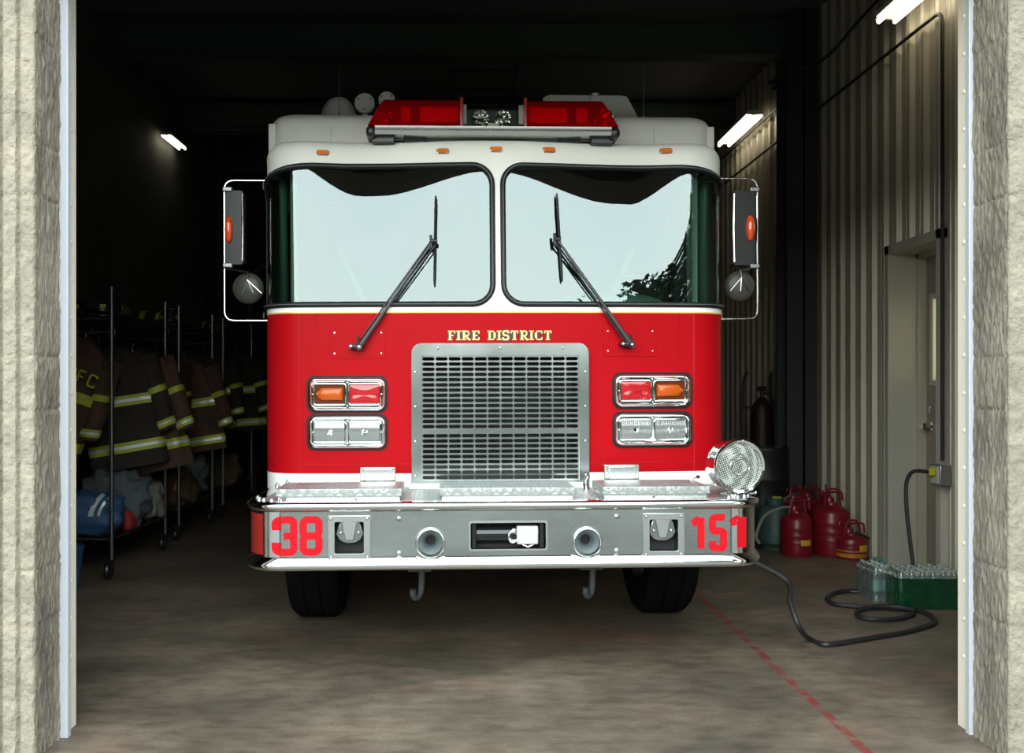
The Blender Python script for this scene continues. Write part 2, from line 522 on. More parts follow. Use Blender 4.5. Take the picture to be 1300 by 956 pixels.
def bez(pts, n=8):
    """smooth curve through the points"""
    P = [Vector(p) for p in pts]
    P = [2 * P[0] - P[1]] + P + [2 * P[-1] - P[-2]]
    out = []
    for i in range(1, len(P) - 2):
        for k_ in range(n):
            t = k_ / n
            out.append(.5 * ((2 * P[i]) + (-P[i - 1] + P[i + 1]) * t + (2 * P[i - 1] - 5 * P[i] + 4 * P[i + 1] - P[i + 2]) * t * t + (-P[i - 1] + 3 * P[i] - 3 * P[i + 1] + P[i + 2]) * t ** 3))
    out.append(P[-2])
    return out


def strokes(mb, paths, w, y0, y1, fn=None, mi=0, ox=0, oz=0, sc=1.0, shear=0.0):
    """thick line letters in the xz plane with square ends"""
    for pi_, path in enumerate(paths):
        y0 = y0 - .00025 * (pi_ > 0)
        pts = [Vector((p[0], p[1])) for p in path]
        closed = (pts[0] - pts[-1]).length < 1e-6
        if closed: pts = pts[:-1]
        n = len(pts)
        L, Rr = [], []
        for i in range(n):
            if closed: a, b = pts[i - 1], pts[(i + 1) % n]
            else: a, b = pts[max(i - 1, 0)], pts[min(i + 1, n - 1)]
            d1 = (pts[i] - a); d2 = (b - pts[i])
            d1 = d1.normalized() if d1.length > 1e-9 else d2.normalized()
            d2 = d2.normalized() if d2.length > 1e-9 else d1
            t = (d1 + d2).normalized()
            nn = Vector((-t.y, t.x))
            k_ = w / 2 / max(.5, nn.dot(Vector((-d1.y, d1.x))))
            L.append(pts[i] + nn * k_); Rr.append(pts[i] - nn * k_)
        seq = range(n if closed else n - 1)
        for i in seq:
            j = (i + 1) % n
            quad = [L[i], Rr[i], Rr[j], L[j]]
            vs = []
            for y in (y0, y1):
                for q in quad:
                    vs.append(Vector((ox + (q.x + shear * q.y) * sc, y, oz + q.y * sc)))
            if fn: vs = [fn(v) for v in vs]
            mb.add(vs, [(0, 1, 2, 3), (7, 6, 5, 4), (0, 4, 5, 1), (1, 5, 6, 2), (2, 6, 7, 3), (3, 7, 4, 0)], mi)


def P2(*a):
    return [Vector((a[i], a[i + 1])) for i in range(0, len(a), 2)]


def block_glyph(ch, w, h, r):
    if ch == '1': return [P2(-.02 * w, h * .80, .12 * w, h * .84, .50 * w, h * .98), P2(.62 * w, h * 1.0, .62 * w, 0)]
    if ch == '3': return [fillet(P2(0, h * .68, 0, h, w, h, w, h * .5, .35 * w, h * .5), r), fillet(P2(.7 * w, h * .5, w, h * .5, w, 0, 0, 0, 0, h * .30), r)]
    if ch == '8':
        def loop(x0, x1, z0, z1):
            q = rrect(x0, x1, z0, z1, r, 4); q = [Vector(p) for p in q]; return q + [q[0]]
        return [loop(0, w, 0, h * .5), loop(0, w, h * .5, h)]
    if ch == '5': return [fillet(P2(w * 1.1, h, 0, h, 0, h * .56, w, h * .56, w, 0, 0, 0, 0, h * .24), r * .8)]
    return []


def sq(v, p): return math.copysign(abs(v) ** p, v)


def lump(mb, cx, cy, cz, sx, sy, sz, pw=.6, amp=.03, freq=6, seg=20, mi=0, mtx=None, seed=0):
    """soft, slightly creased rounded body"""
    rows = []
    for i in range(seg // 2 + 1):
        a = -PI / 2 + PI * i / (seg // 2)
        row = []
        for j in range(seg):
            b = 2 * PI * j / seg
            x = sq(math.cos(a), pw) * sq(math.cos(b), pw); y = sq(math.cos(a), pw) * sq(math.sin(b), pw); z = sq(math.sin(a), pw)
            p = Vector((x * sx, y * sy, z * sz))
            k_ = 1 + amp * noise.noise(p * freq + Vector((seed * 3.1, seed, 0))) / max(.05, max(sx, sy, sz)) * 1.0
            row.append(Vector((cx, cy, cz)) + p * k_)
        rows.append(row)
    if mtx: rows = [[mtx @ p for p in r_] for r_ in rows]
    mb.grid(rows, mi, close_u=True)
    return mb


# ------------------------------------------------------------------ THE SETTING
RW, LW, BACK, CEIL = 3.27, -3.60, 15.0, 4.95
OX0, OX1 = -1.655, 2.025          # door opening
WF, WB = 3.43, 3.75               # front and inner plane of the front wall
HEAD = 3.16                       # underside of the header

struct(MB().box(LW - .3, RW + .6, WF + .02, BACK + .2, -.2, 0).build('floor', M['floor'], smooth=0))
struct(MB().box(-40, 40, -60, WF + .02, -.2, -.004).build('ground', M['apron'], smooth=0))
struct(MB().box(LW - .3, RW + .6, WF, BACK + .2, CEIL, CEIL + .15).build('ceiling', M['ceiling'], smooth=0))
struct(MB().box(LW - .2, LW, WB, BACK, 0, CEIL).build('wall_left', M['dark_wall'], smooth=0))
struct(MB().box(LW - .2, RW + .5, BACK, BACK + .2, 0, CEIL).build('wall_back', M['dark_wall'], smooth=0))

# right wall: ribbed metal siding, with a doorway in it
PITCH = .21
DY0, DY1, DZ = 6.30, 7.04, 2.44


def siding(y0, y1, z0, z1, phase=6.29):
    prof = []
    k0 = math.floor((y0 - phase) / PITCH) - 1
    y = phase + k0 * PITCH
    raw = []
    while y < y1 + PITCH:
        for dy, dx in ((0, -.034), (.045, -.034), (.065, 0), (.105, 0), (.11, -.008), (.125, -.008), (.13, 0), (PITCH - .02, 0)):
            raw.append((y + dy, dx))
        y += PITCH

    def val(q):
        for a, b in zip(raw, raw[1:]):
            if a[0] <= q <= b[0]:
                t = (q - a[0]) / max(1e-9, b[0] - a[0]); return a[1] + (b[1] - a[1]) * t
        return 0
    prof = [(y0, val(y0))] + [p for p in raw if y0 < p[0] < y1] + [(y1, val(y1))]
    mb = MB()
    rows = [[(RW + dx, yy, z) for yy, dx in prof] for z in (z0, z1)]
    mb.grid(rows, flip=False)
    mb.box(RW + .03, RW + .12, y0, y1, z0, z1)
    return mb


mb = siding(WB, DY0, 0, CEIL)
for q in (siding(DY0, DY1, DZ, CEIL), siding(DY1, BACK, 0, CEIL)):
    mb.add(q.v, q.f)
struct(mb.build('wall_right', M['siding'], smooth=20))
# recess of the doorway: jambs, head, trim
tr = MB()
tr.box(RW - .045, RW + .30, DY1 - .012, DY1 + .06, 0, DZ + .06)
tr.box(RW - .045, RW + .30, DY0 - .06, DY0 + .012, 0, DZ + .06)
tr.box(RW - .045, RW + .30, DY0 - .06, DY1 + .06, DZ - .012, DZ + .06)
struct(tr.build('trim_1', M['siding_trim'], bevel=.004))
fr = MB()
fr.box(RW + .17, RW + .30, DY1 - .045, DY1, 0, DZ)
fr.box(RW + .17, RW + .30, DY0, DY0 + .045, 0, DZ)
fr.box(RW + .17, RW + .30, DY0, DY1, DZ - .05, DZ)
fr.build('door_frame', M['siding'], bevel=.003)
door = MB()
WY0, WY1, WZ0, WZ1 = 6.42, 6.90, 1.44, 2.08
dx0, dx1 = RW + .235, RW + .28
door.box(dx0, dx1, DY0 + .04, WY0, .01, DZ - .05); door.box(dx0, dx1, WY1, DY1 - .04, .01, DZ - .05)
door.box(dx0, dx1, WY0, WY1, .01, WZ0); door.box(dx0, dx1, WY0, WY1, WZ1, DZ - .05)
door_o = struct(door.build('door_1', M['door_paint'], smooth=0))
bpy.data.objects['door_frame'].parent = door_o
g = MB().box(dx0 - .004, dx0 + .002, WY0 + .01, WY1 - .01, WZ0, WZ1).build('door_pane', M['frosted'], door_o)
mb = MB()
for a in ((WY0 - .03, WY0 + .01, WZ0 - .03, WZ1 + .03), (WY1 - .01, WY1 + .03, WZ0 - .03, WZ1 + .03), (WY0, WY1, WZ0 - .03, WZ0 + .01), (WY0, WY1, WZ1 - .01, WZ1 + .03)):
    mb.box(dx0 - .012, dx0, *a)
mb.build('pane_frame', M['siding_trim'], door_o, bevel=.003)
mb = MB()
mb.lathe([(0, 0), (.032, 0), (.032, .01), (.012, .015), (.012, .045), (.026, .055), (.030, .07), (.024, .085), (0, .09)], 20,
         mtx=Matrix.Translation((dx0, 6.90, 1.10)) @ Matrix.Rotation(-PI / 2, 4, 'Y'))
mb.build('door_handle', M['chrome'], door_o)
mb = MB()
mb.lathe([(0, 0), (.028, 0), (.026, .022), (.014, .026), (.014, .03), (0, .03)], 20, mtx=Matrix.Translation((dx0, 6.90, 1.23)) @ Matrix.Rotation(-PI / 2, 4, 'Y'))
mb.build('deadbolt', M['chrome_soft'], door_o)
mb = MB()
for z in (.25, 1.25, 2.15): mb.cyl((dx0 - .008, 6.36, z - .05), (dx0 - .008, 6.36, z + .05), .009)
mb.build('hinge', M['conduit'], door_o)
# daylight outside, behind the door pane, comes from the sky itself: the wall stops beside the door

# steel column and ceiling beams
struct(MB().box(2.95, RW - .035, 8.50, 8.52, 0, CEIL).box(2.95, RW - .035, 8.78, 8.80, 0, CEIL).box(3.1, 3.12, 8.5, 8.8, 0, CEIL).build('column', M['steel_dark'], smooth=0))
for i, (y, z) in enumerate(((6.2, 4.62), (8.65, 4.55), (11.2, 4.55), (13.4, 4.55))):
    b = MB().box(LW, RW - .04, y - .10, y + .10, z - .015, z).box(LW, RW - .04, y - .10, y + .10, z + .30, z + .315).box(LW, RW - .04, y - .01, y + .01, z, z + .3)
    struct(b.build('beam_%d' % (i + 1), M['steel_green'], smooth=0))


# front wall: split-face block piers with moulded ribs, header
def pier(side):
    xe = OX0 if side < 0 else OX1
    sgn = side
    mb = MB()
    W_, H_ = .60, 3.45
    nx, nz_ = 150, 300
    course = .204
    z_off = .0
    rows = []
    rib = .0655 if side < 0 else .088
    for i in range(nz_ + 1):
        z = H_ * i / nz_
        row = []
        zc = ((z - .10) / course) % 1.0
        jz = min(zc, 1 - zc) * course
        ci = math.floor((z - .10) / course)
        for j in range(nx + 1):
            u = W_ * (j / nx) ** 1.25                  # distance from the opening edge
            q = (u / rib) % 1.0
            g_ = min(q, 1 - q) * rib
            d = 0.0
            if u > rib * .5: d += .017 * max(0, 1 - (g_ / .0085) ** 2) ** .5 if g_ < .0085 else 0
            if jz < .006: d += .006 * (1 - jz / .006)
            p = Vector((u * sgn, 0, z))
            rough_ = .006 * noise.fractal(p * 34 + Vector((side * 5, ci * .37, 0)), 1, 2, 4)
            ck = 1.0 if g_ > .009 else .25
            # worn round arris at the opening
            edge = .012 * max(0, 1 - u / .014) ** 2
            row.append((xe + sgn * u, WF + d + rough_ * ck + edge, z))
        rows.append(row)
    mb.grid(rows, flip=(side < 0))
    mb.box(xe + sgn * .60, xe + sgn * 6, WF, WB, 0, H_)
    mb.box(xe + sgn * .03, xe + sgn * .6, WF + .05, WB, 0, H_)
    o = struct(mb.build('wall_front_left' if side < 0 else 'wall_front_right', M['block'], smooth=50))
    # reveal face of the same blocks, rough split
    mb = MB(); rows = []
    y1 = 3.632 if side < 0 else 3.665
    ny = 46
    for i in range(nz_ + 1):
        z = H_ * i / nz_
        zc = ((z - .10) / course) % 1.0; jz = min(zc, 1 - zc) * course; ci = math.floor((z - .10) / course)
        row = []
        for j in range(ny + 1):
            y = WF + (y1 - WF) * j / ny
            p = Vector((0, y, z))
            rough_ = .006 * noise.fractal(Vector((p.x, p.y * 75, p.z * 16)) + Vector((side * 3, ci * 1.7, 0)), .8, 2, 5)
            rough_ += .004 * noise.noise(Vector((ci * 9.3 + side, y * 9, z * 4)))
            if jz < .006: rough_ += .007 * (1 - jz / .006)
            e_ = .010 * max(0, 1 - (y - WF) / .012) ** 2 * 0
            row.append((xe + sgn * (max(-.007, rough_) + e_), y, z))
        rows.append(row)
    mb.grid(rows, flip=(side > 0))
    r = mb.build('block_reveal', M['reveal'], o, smooth=50)
    # weather strip and painted steel jamb behind the block
    tw = .032 if side < 0 else .016
    s_ = MB().box(xe + sgn * .03, xe - sgn * tw, y1, y1 + .03, 0, HEAD + .05)
    struct(s_.build('trim_2' if side < 0 else 'trim_3', M['vinyl'], bevel=.003))
    jb = MB().box(xe + sgn * .12, xe - sgn * .001, y1 + .03, WB + .03, 0, HEAD)
    jo = struct(jb.build('trim_4' if side < 0 else 'trim_5', M['jamb'], bevel=.002))
    bm_ = MB()
    z = .3
    while z < HEAD:
        bm_.lathe([(0, .006), (.006, .005), (.010, .002), (.011, 0)], 10, mtx=Matrix.Translation((xe - sgn * .001, WB - .02, z)) @ Matrix.Rotation(-sgn * PI / 2, 4, 'Y'))
        z += .155
    bm_.build('bolt', M['jamb'], jo)


pier(-1); pier(1)
mb = MB().box(OX0 - 6, OX1 + 6, WF, WB, HEAD, 6.2)
struct(mb.build('wall_front_top', M['block'], smooth=0))
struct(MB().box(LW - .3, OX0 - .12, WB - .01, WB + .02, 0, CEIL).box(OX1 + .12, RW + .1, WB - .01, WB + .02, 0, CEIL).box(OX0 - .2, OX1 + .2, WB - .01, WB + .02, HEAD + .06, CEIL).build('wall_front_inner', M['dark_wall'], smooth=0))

# ------------------------------------------------------------------ THE FIRE ENGINE
truck = thing('fire_engine', 'red and white fire engine with chrome grille and bumper, parked nose out in the bay', 'fire engine', (TRX, TRY, 0), (0, -.0030, YAW))
CY = .60                      # front plane of the cab
XS = 1.05                     # where the corner starts
BOW = .04
A0 = math.atan(2 * BOW / XS)
RC = .20 / (1 - math.sin(A0))
ARC = RC * (PI / 2 - A0)
SE = XS + ARC                 # where the side starts
CCX, CCY = XS - RC * math.sin(A0), CY + BOW + RC * math.cos(A0)


def outline(s):
    a, sg = abs(s), (1 if s >= 0 else -1)
    if a <= XS:
        x, y = a, CY + BOW * (a / XS) ** 2
        t = math.atan(2 * BOW * a / XS ** 2)
        nx, ny = math.sin(t), -math.cos(t)
    elif a <= SE:
        t = A0 + (a - XS) / RC
        nx, ny = math.sin(t), -math.cos(t)
        x, y = CCX + RC * nx, CCY + RC * ny
    else:
        x, y, nx, ny = CCX + RC, CCY + (a - SE), 1.0, 0.0
    return x * sg, y, nx * sg, ny


def tilt(a):
    t = max(0.0, min(1.0, (a - .04) / .62)); t = t * t * (3 - 2 * t)
    q = max(0.0, min(1.0, (a - .74) / .36)); q = q * q * (3 - 2 * q)
    return math.radians(5.2 + 2.8 * t - 3.6 * q)


def S(s, z, off=0.0):
    x, y, nx, ny = outline(s)
    if z > 1.83:
        y += math.tan(tilt(abs(s))) * (z - 1.83) * max(0, -ny)
    return Vector((x + nx * off, y + ny * off, z))


def s_list(s0, s1, fine=.03):
    out = [s0]
    n = max(1, int(abs(s1 - s0) / fine))
    return [s0 + (s1 - s0) * i / n for i in range(n + 1)]


def skin(s0, s1, z0, z1, off=0.0, nz_=1, mb=None, mi=0, fine=.03):
    mb = mb or MB()
    rows = [[S(s, z0 + (z1 - z0) * i / nz_, off) for s in s_list(s0, s1, fine)] for i in range(nz_ + 1)]
    mb.grid(rows, mi)
    return mb


def cdt_skin(mb, outer, holes, off=0.0, mi=0, step=.05, invert=False):
    """fills a polygon with holes in (s,z) and lays it on the cab surface"""
    vs, es = [], []
    def dens(lp):
        out = []
        for i in range(len(lp)):
            a, b = Vector(lp[i]), Vector(lp[(i + 1) % len(lp)])
            n = max(1, int((b - a).length / .04))
            out += [tuple(a.lerp(b, q / n)) for q in range(n)]
        return out
    outer = dens(outer); holes = [dens(h) for h in holes]
    for lp in [outer] + holes:
        o = len(vs)
        vs += [Vector(p) for p in lp]
        es += [(o + i, o + (i + 1) % len(lp)) for i in range(len(lp))]
    s0, s1 = min(p[0] for p in outer), max(p[0] for p in outer)
    z0, z1 = min(p[1] for p in outer), max(p[1] for p in outer)
    s = s0 + step / 2
    while s < s1:
        z = z0 + step / 2
        while z < z1:
            vs.append(Vector((s, z))); z += step
        s += step

    def inside(p, lp):
        c = False
        for i in range(len(lp)):
            a, b = lp[i], lp[i - 1]
            if (a[1] > p[1]) != (b[1] > p[1]) and p[0] < (b[0] - a[0]) * (p[1] - a[1]) / (b[1] - a[1]) + a[0]: c = not c
        return c
    r = delaunay_2d_cdt(vs, es, [], 0, 1e-5)
    V, Fc = r[0], r[2]
    fs = []
    for f in Fc:
        c = sum((V[i] for i in f), Vector((0, 0))) / len(f)
        if inside(c, outer) and not any(inside(c, h) for h in holes):
            a, b, c_ = V[f[0]], V[f[1]], V[f[2]]
            ar = (b.x - a.x) * (c_.y - a.y) - (c_.x - a.x) * (b.y - a.y)
            fs.append(tuple(f) if ar > 0 else tuple(reversed(f)))
    mb.add([S(p.x, p.y, off) for p in V], fs, mi)
    mb.params = [(p.x, p.y) for p in V]
    return mb


def true_normals(o, params):
    ns = []
    for s, z in params:
        ds = S(s + .002, z) - S(s - .002, z); dz = S(s, z + .002) - S(s, max(z - .002, 1.831)) if z > 1.83 else Vector((0, 0, 1))
        ns.append(ds.cross(dz).normalized())
    o.data.normals_split_custom_set_from_vertices([tuple(n) for n in ns])


SIDE_END = SE + 2.75          # arc position at the cab's rear
# painted skins
front_hole = rrect(-.46, .475, .935, 1.60, .02)   # behind the grille
mb = MB()
GX0, GZ1 = T(523, 435, CY - .01); GX1, GZ0 = T(749, 615, CY - .01)
cdt_skin(mb, [(-1.0, .955), (1.0, .955), (1.0, 1.799), (-1.0, 1.799)], [rrect(GX0 + .03, GX1 - .03, .957, GZ1 - .03, .002)], step=.08)
skin(-SIDE_END, -.93, .955, 1.799, mb=mb); skin(.93, SIDE_END, .955, 1.799, mb=mb)
cab = mb.build('cab_lower_panel', M['red'], truck, merge=True)
mb = MB(); skin(-SIDE_END, SIDE_END, .70, .955, mb=mb)
mb.build('cab_skirt', M['white'], truck)
mb = MB(); skin(-SIDE_END, SIDE_END, 1.7955, 1.8025, .0015, mb=mb)
mb.build('gold_pinstripe', M['gold'], truck)
# thin scribed seam lines on the panel
M['seam_red'] = mat('seam_red', (.38, .006, .01), .3)
for s in (-XS + .005, XS - .005): MB().tube([S(s, .96, 0), S(s, 1.79, 0)], .0016, 6).build('panel_seam', M['seam_red'], truck)
for q0, q1 in ((-1.2, GX0 - .01), (GX1 + .01, 1.2)): MB().tube([S(s, 1.005, .0) for s in s_list(q0, q1)], .0014, 6).build('panel_seam', M['seam_red'], truck)


def pane_outline(sg, inset=0.0):
    zb, zt = 1.833 + inset, 2.596 - inset
    si, so = .020 + inset, 1.46 - inset
    r = .115 - inset
    pts = []
    for i in range(8):          # bottom inner corner
        a = PI + .5 * PI * i / 7; pts.append((si + r + r * math.cos(a), zb + r + r * math.sin(a)))
    for s in s_list(si + r + .04, so - .07, .04): pts.append((s, zb))
    for i in range(5):
        a = 1.5 * PI + .5 * PI * i / 4; pts.append((so - .05 + .05 * math.cos(a), zb + .05 + .05 * math.sin(a)))

    def top(s):
        t = max(0.0, (s - .96) / (1.46 - .96))
        return zt - .125 * t ** 1.9
    pts.append((so, top(so) - .06))
    pts.append((so - .012, top(so) - .022))
    for s in reversed(s_list(si + r + .04, so - .05, .04)): pts.append((s, top(s)))
    for i in range(8):
        a = .5 * PI + .5 * PI * i / 7; pts.append((si + r + r * math.cos(a), zt - r + r * math.sin(a)))
    if sg < 0: pts = [(-s, z) for s, z in reversed(pts)]
    return pts


Z_ROOF0, R_ROOF = 2.645, .095
mb = MB()
cdt_skin(mb, [(-1.9, 1.799), (1.9, 1.799), (1.9, Z_ROOF0), (-1.9, Z_ROOF0)], [pane_outline(-1), pane_outline(1)], step=.07)
# side door windows are openings too
for sg in (-1, 1):
    hole = rrect(2.05, 2.85, 1.90, 2.50, .06)
    lo, hi = (1.9, SIDE_END)
    outer = [(lo, 1.799), (hi, 1.799), (hi, Z_ROOF0), (lo, Z_ROOF0)]
    if sg < 0: outer = [(-a, b) for a, b in reversed(outer)]; hole = [(-a, b) for a, b in reversed(hole)]
    cdt_skin(mb, outer, [hole], step=.2)
# rounded roof edge and crown
rows = []
ss = s_list(-SIDE_END, SIDE_END, .035)
for i in range(9):
    a = .5 * PI * i / 8
    rows.append([S(s, Z_ROOF0, -R_ROOF * (1 - math.cos(a))) + Vector((0, 0, R_ROOF * math.sin(a))) for s in ss])
rows.append([Vector((p.x * .6, 1.2 + (p.y - 1.2) * .6 if p.y < 1.2 else p.y, p.z + .006)) for p in rows[-1]])
rows.append([Vector((0, 1.2 if p.y < 1.2 else p.y, p.z + .004)) for p in rows[-1]])
mb.grid(rows)
# closing wall at the rear of the cab
rear_y = S(SIDE_END, 1).y
mb.box(-1.249, 1.249, rear_y - .03, rear_y, .6, Z_ROOF0 + .02)
mb.build('cab_upper_body', M['white'], truck, merge=True, smooth=40)

for sg, nm in ((-1, 'left'), (1, 'right')):
    po = pane_outline(sg, .010)
    gl = MB(); cdt_skin(gl, pane_outline(sg, .004), [], off=-.006, step=.045)
    go = gl.build('windshield', M['glass'], truck, smooth=180); true_normals(go, gl.params)
    rb = MB(); rb.tube([S(s, z, .002) for s, z in pane_outline(sg, .008)], .0150, 10, closed=True)
    rb.build('windshield_gasket', M['black'], go)
    # thin light bead set in the rubber
    rb = MB(); rb.tube([S(s, z, .0165) for s, z in pane_outline(sg, .009)], .0030, 6, closed=True)
    rb.build('gasket_bead', mat('gasket_insert', (.10, .105, .10), .3), go)
    hole = rrect(2.05, 2.85, 1.90, 2.50, .06)
    if sg < 0: hole = [(-a, b) for a, b in reversed(hole)]
    g2 = MB(); cdt_skin(g2, hole, [], off=-.004, step=.3)
    g2o = g2.build('side_window', M['glass'], truck)
    rb = MB(); rb.tube([S(s, z, .002) for s, z in hole], .012, 8, closed=True); rb.build('window_gasket', M['black'], g2o)
    # door seam and grab handle on the cab's side
    for s in (1.95, 2.95): MB().tube([S(sg * s, .75, .0), S(sg * s, 2.60, .0)], .004, 6).build('cab_door_seam', M['black'], truck)
    mb = MB(); mb.tube(fillet([S(sg * 2.08, 1.2, .0), S(sg * 2.08, 1.2, .06), S(sg * 2.08, 1.75, .06), S(sg * 2.08, 1.75, 0)], .03), .014, 10)
    mb.build('grab_handle', M['chrome'], truck)

# cab interior: floor, dash, engine hood, columns, wheel, seats
mb = MB()
mb.box(-1.2, 1.2, .85, rear_y - .05, 1.10, 1.14)
mb.box(-1.22, 1.22, 1.9, rear_y - .05, 1.14, 2.6)
mb.box(-1.20, 1.20, .95, 1.9, 2.615, 2.63)
mb.build('cab_interior_shell', M['interior_dark'], truck)
mb = MB()
rows = []
for i in range(9):
    t = i / 8
    rows.append([S(s * .985, 1.805 - .0 * t, -.03 - .42 * t) + Vector((0, 0, .02 + .035 * math.sin(PI * t) - .10 * t * t)) for s in s_list(-1.25, 1.25, .08)])
mb.grid(rows)
mb.build('dashboard', M['interior'], truck)
mb = MB(); lump(mb, .66, 1.12, 1.80, .40, .30, .155, .9, .0, 1, 28)
mb.build('instrument_hood', M['interior'], truck)
mb = MB(); lump(mb, .0, 1.25, 1.45, .42, .45, .34, .7, .0, 1, 24)
mb.build('engine_cover', M['interior_dark'], truck)
for sg in (-1, 1):
    mb = MB(); mb.tube([S(sg * 1.455, 1.80, -.05), S(sg * 1.455, 2.55, -.05)], .045, 14); mb.tube([S(sg * 1.24, 1.80, -.14), S(sg * 1.24, 2.56, -.13)], .020, 10)
    mb.build('corner_post', M['interior'], truck)
    mb = MB()
    x = sg * .72
    mb.box(x - .26, x + .26, 1.42, 1.86, 1.42, 1.54); mb.box(x - .25, x + .25, 1.78, 1.90, 1.54, 2.12)
    so = mb.build('cab_seat', M['seat'], truck, bevel=.04, bseg=3)
    mb = MB(); mb.box(x - .13, x + .13, 1.76, 1.87, 2.14, 2.34); mb.build('headrest', M['seat'], so, bevel=.035, bseg=3)
    mb = MB(); mb.tube([(x + sg * .24, 1.76, 2.3), (x + sg * .05, 1.72, 1.9), (x - sg * .2, 1.72, 1.56)], .018, 8, flat=.25); mb.build('seat_belt', M['tan'], so)
mb = MB()
cw = Vector((.80, 1.15, 1.93)); ax = Matrix.Translation(cw) @ Matrix.Rotation(math.radians(-28), 4, 'X')
mb.tube([ax @ Vector((.215 * math.cos(2 * PI * i / 40), .215 * math.sin(2 * PI * i / 40), 0)) for i in range(40)], .014, 8, closed=True)
mb.cyl(ax @ Vector((0, 0, -.25)), ax @ Vector((0, 0, .01)), .035, .045)
for a in (.3, PI - .3, -PI / 2): mb.cyl(ax @ Vector((0, 0, 0)), ax @ Vector((.21 * math.cos(a), .21 * math.sin(a), 0)), .012, seg=8)
mb.build('steering_wheel', M['blackmetal'], truck)

# raised crew-cab roof behind, with rounded edges
mb = MB()
RZ0, RZ1, RH = 2.62, 2.975, 1.262
y0r, y1r = 1.00, 3.30
prof = []
rows = []
def ring(inset, z):
    return [Vector((x, y, z)) for x, y in rrect(-RH + inset, RH - inset, y0r + inset * 1.5, y1r, .09, 5)]
for i in range(8):
    a = .5 * PI * i / 7
    rows.append(ring(.085 * (1 - math.cos(a)), RZ1 - .085 + .085 * math.sin(a)))
rows = [ring(0, RZ0), ring(0, 2.80)] + rows
rows.append(ring(.6, RZ1 + .006))
rows.append([Vector((0, (y0r + y1r) / 2, RZ1 + .008)) for _ in rows[0]])
mb.grid(rows, close_u=True)
rr_ = mb.build('raised_roof', M['white'], truck, merge=True, smooth=45)
mb = MB()
for x in (-.92, -.66, .92): mb.tube([(x, y0r - .001, 2.72), (x, y0r - .001, 2.88)], .0015, 5)
mb.build('roof_seam', mat('seam_grey', (.5, .5, .46), .5), truck)
# roof fittings: dome vent, small floodlight, air conditioner, antennas
bx, bz = T(431, 120, 1.35)
mb = MB(); rows = []
for i in range(9):
    a = .5 * PI * i / 8
    rows.append([Vector((bx + .115 * math.cos(a) ** .8 * math.cos(b), 1.40 + .14 * math.cos(a) * math.sin(b), 2.985 + (bz - 2.985) * math.sin(a))) for b in [2 * PI * j / 28 for j in range(28)]])
mb.grid(rows, close_u=True)
mb.box(bx - .12, bx + .14, 1.25, 1.56, 2.975, 2.99)
mb.build('roof_vent_dome', M['white'], truck)
for (px, py, rr) in ((465, 131, .060), (493, 127, .05), (757, 126, .035)):
    fx, fz = T(px, py, 1.30)
    mb = MB(); mb.lathe([(0, -.004), (rr * .9, 0), (rr, .008), (rr, .035), (rr * .7, .07), (0, .085)], 26, mtx=Matrix.Translation((fx, 1.28, fz)) @ Matrix.Rotation(-PI / 2, 4, 'X'))
    mb.box(fx - .015, fx + .015, 1.30, 1.33, 2.97, fz)
    fo = mb.build('roof_floodlight', M['white'], truck)
    mb = MB()
    for a in (.6, 2.6, 4.7): mb.cyl((fx + rr * .7 * math.cos(a), 1.276, fz + rr * .7 * math.sin(a)), (fx + rr * .7 * math.cos(a), 1.282, fz + rr * .7 * math.sin(a)), .005, seg=8)
    mb.build('screw', M['blackmetal'], fo)
ax0, az1 = T(690, 125, 1.35); ax1, _ = T(817, 143, 1.35)
mb = MB()
mb.plate([(ax0, 2.97), (ax1, 2.97), (ax1 - .10, az1 + .0), (ax1 - .14, az1 + .008), (ax0 + .04, az1 + .008), (ax0, az1 - .01)], [], 1.30, 2.1)
mb.build('roof_air_unit', M['white'], truck, bevel=.012)
for px, ztop in ((433, 84), (819, 84)):
    axx, azt = T(px, ztop, 1.15)
    mb = MB(); mb.cyl((axx, 1.15, 2.95), (axx, 1.15, azt), .0026, .0018, 8); mb.cyl((axx, 1.15, 2.95), (axx, 1.15, 3.0), .014, .008, 12)
    mb.build('antenna', M['conduit'], truck)
for sg in (-1, 1):
    mb = MB(); mb.box(sg * 1.235, sg * 1.275, 1.02, 1.10, 2.74, 2.90)
    mb.build('roof_edge_bracket', M['white'], truck, bevel=.006)

# roof marker lights
for px in (412, 564, 631, 698, 847):
    sx, sz = T(px, 193.5 if px < 600 else 192.5, .72)
    s0 = sx
    def fn(p, s0=s0, sz=sz): return S(s0 + p.x, sz + p.z, -p.y)
    mb = MB(); mb.plate(rrect(-.034, .034, -.0155, .0155, .012, 4), [], -.006, 0, fn=fn)
    mo = mb.build('marker_light', M['chrome_soft'], truck)
    mb = MB(); mb.plate(rrect(-.030, .030, -.011, .011, .009, 4), [], -.018, -.006, fn=fn); mb.plate(rrect(-.014, .014, -.0085, .0085, .004, 3), [], -.023, -.018, fn=fn)
    mb.build('lens', M['amber'], mo, bevel=.002)

# lettering over the grille
tw0, tzm = T(570, 425.5, CY); tw1, _ = T(702, 425.5, CY)


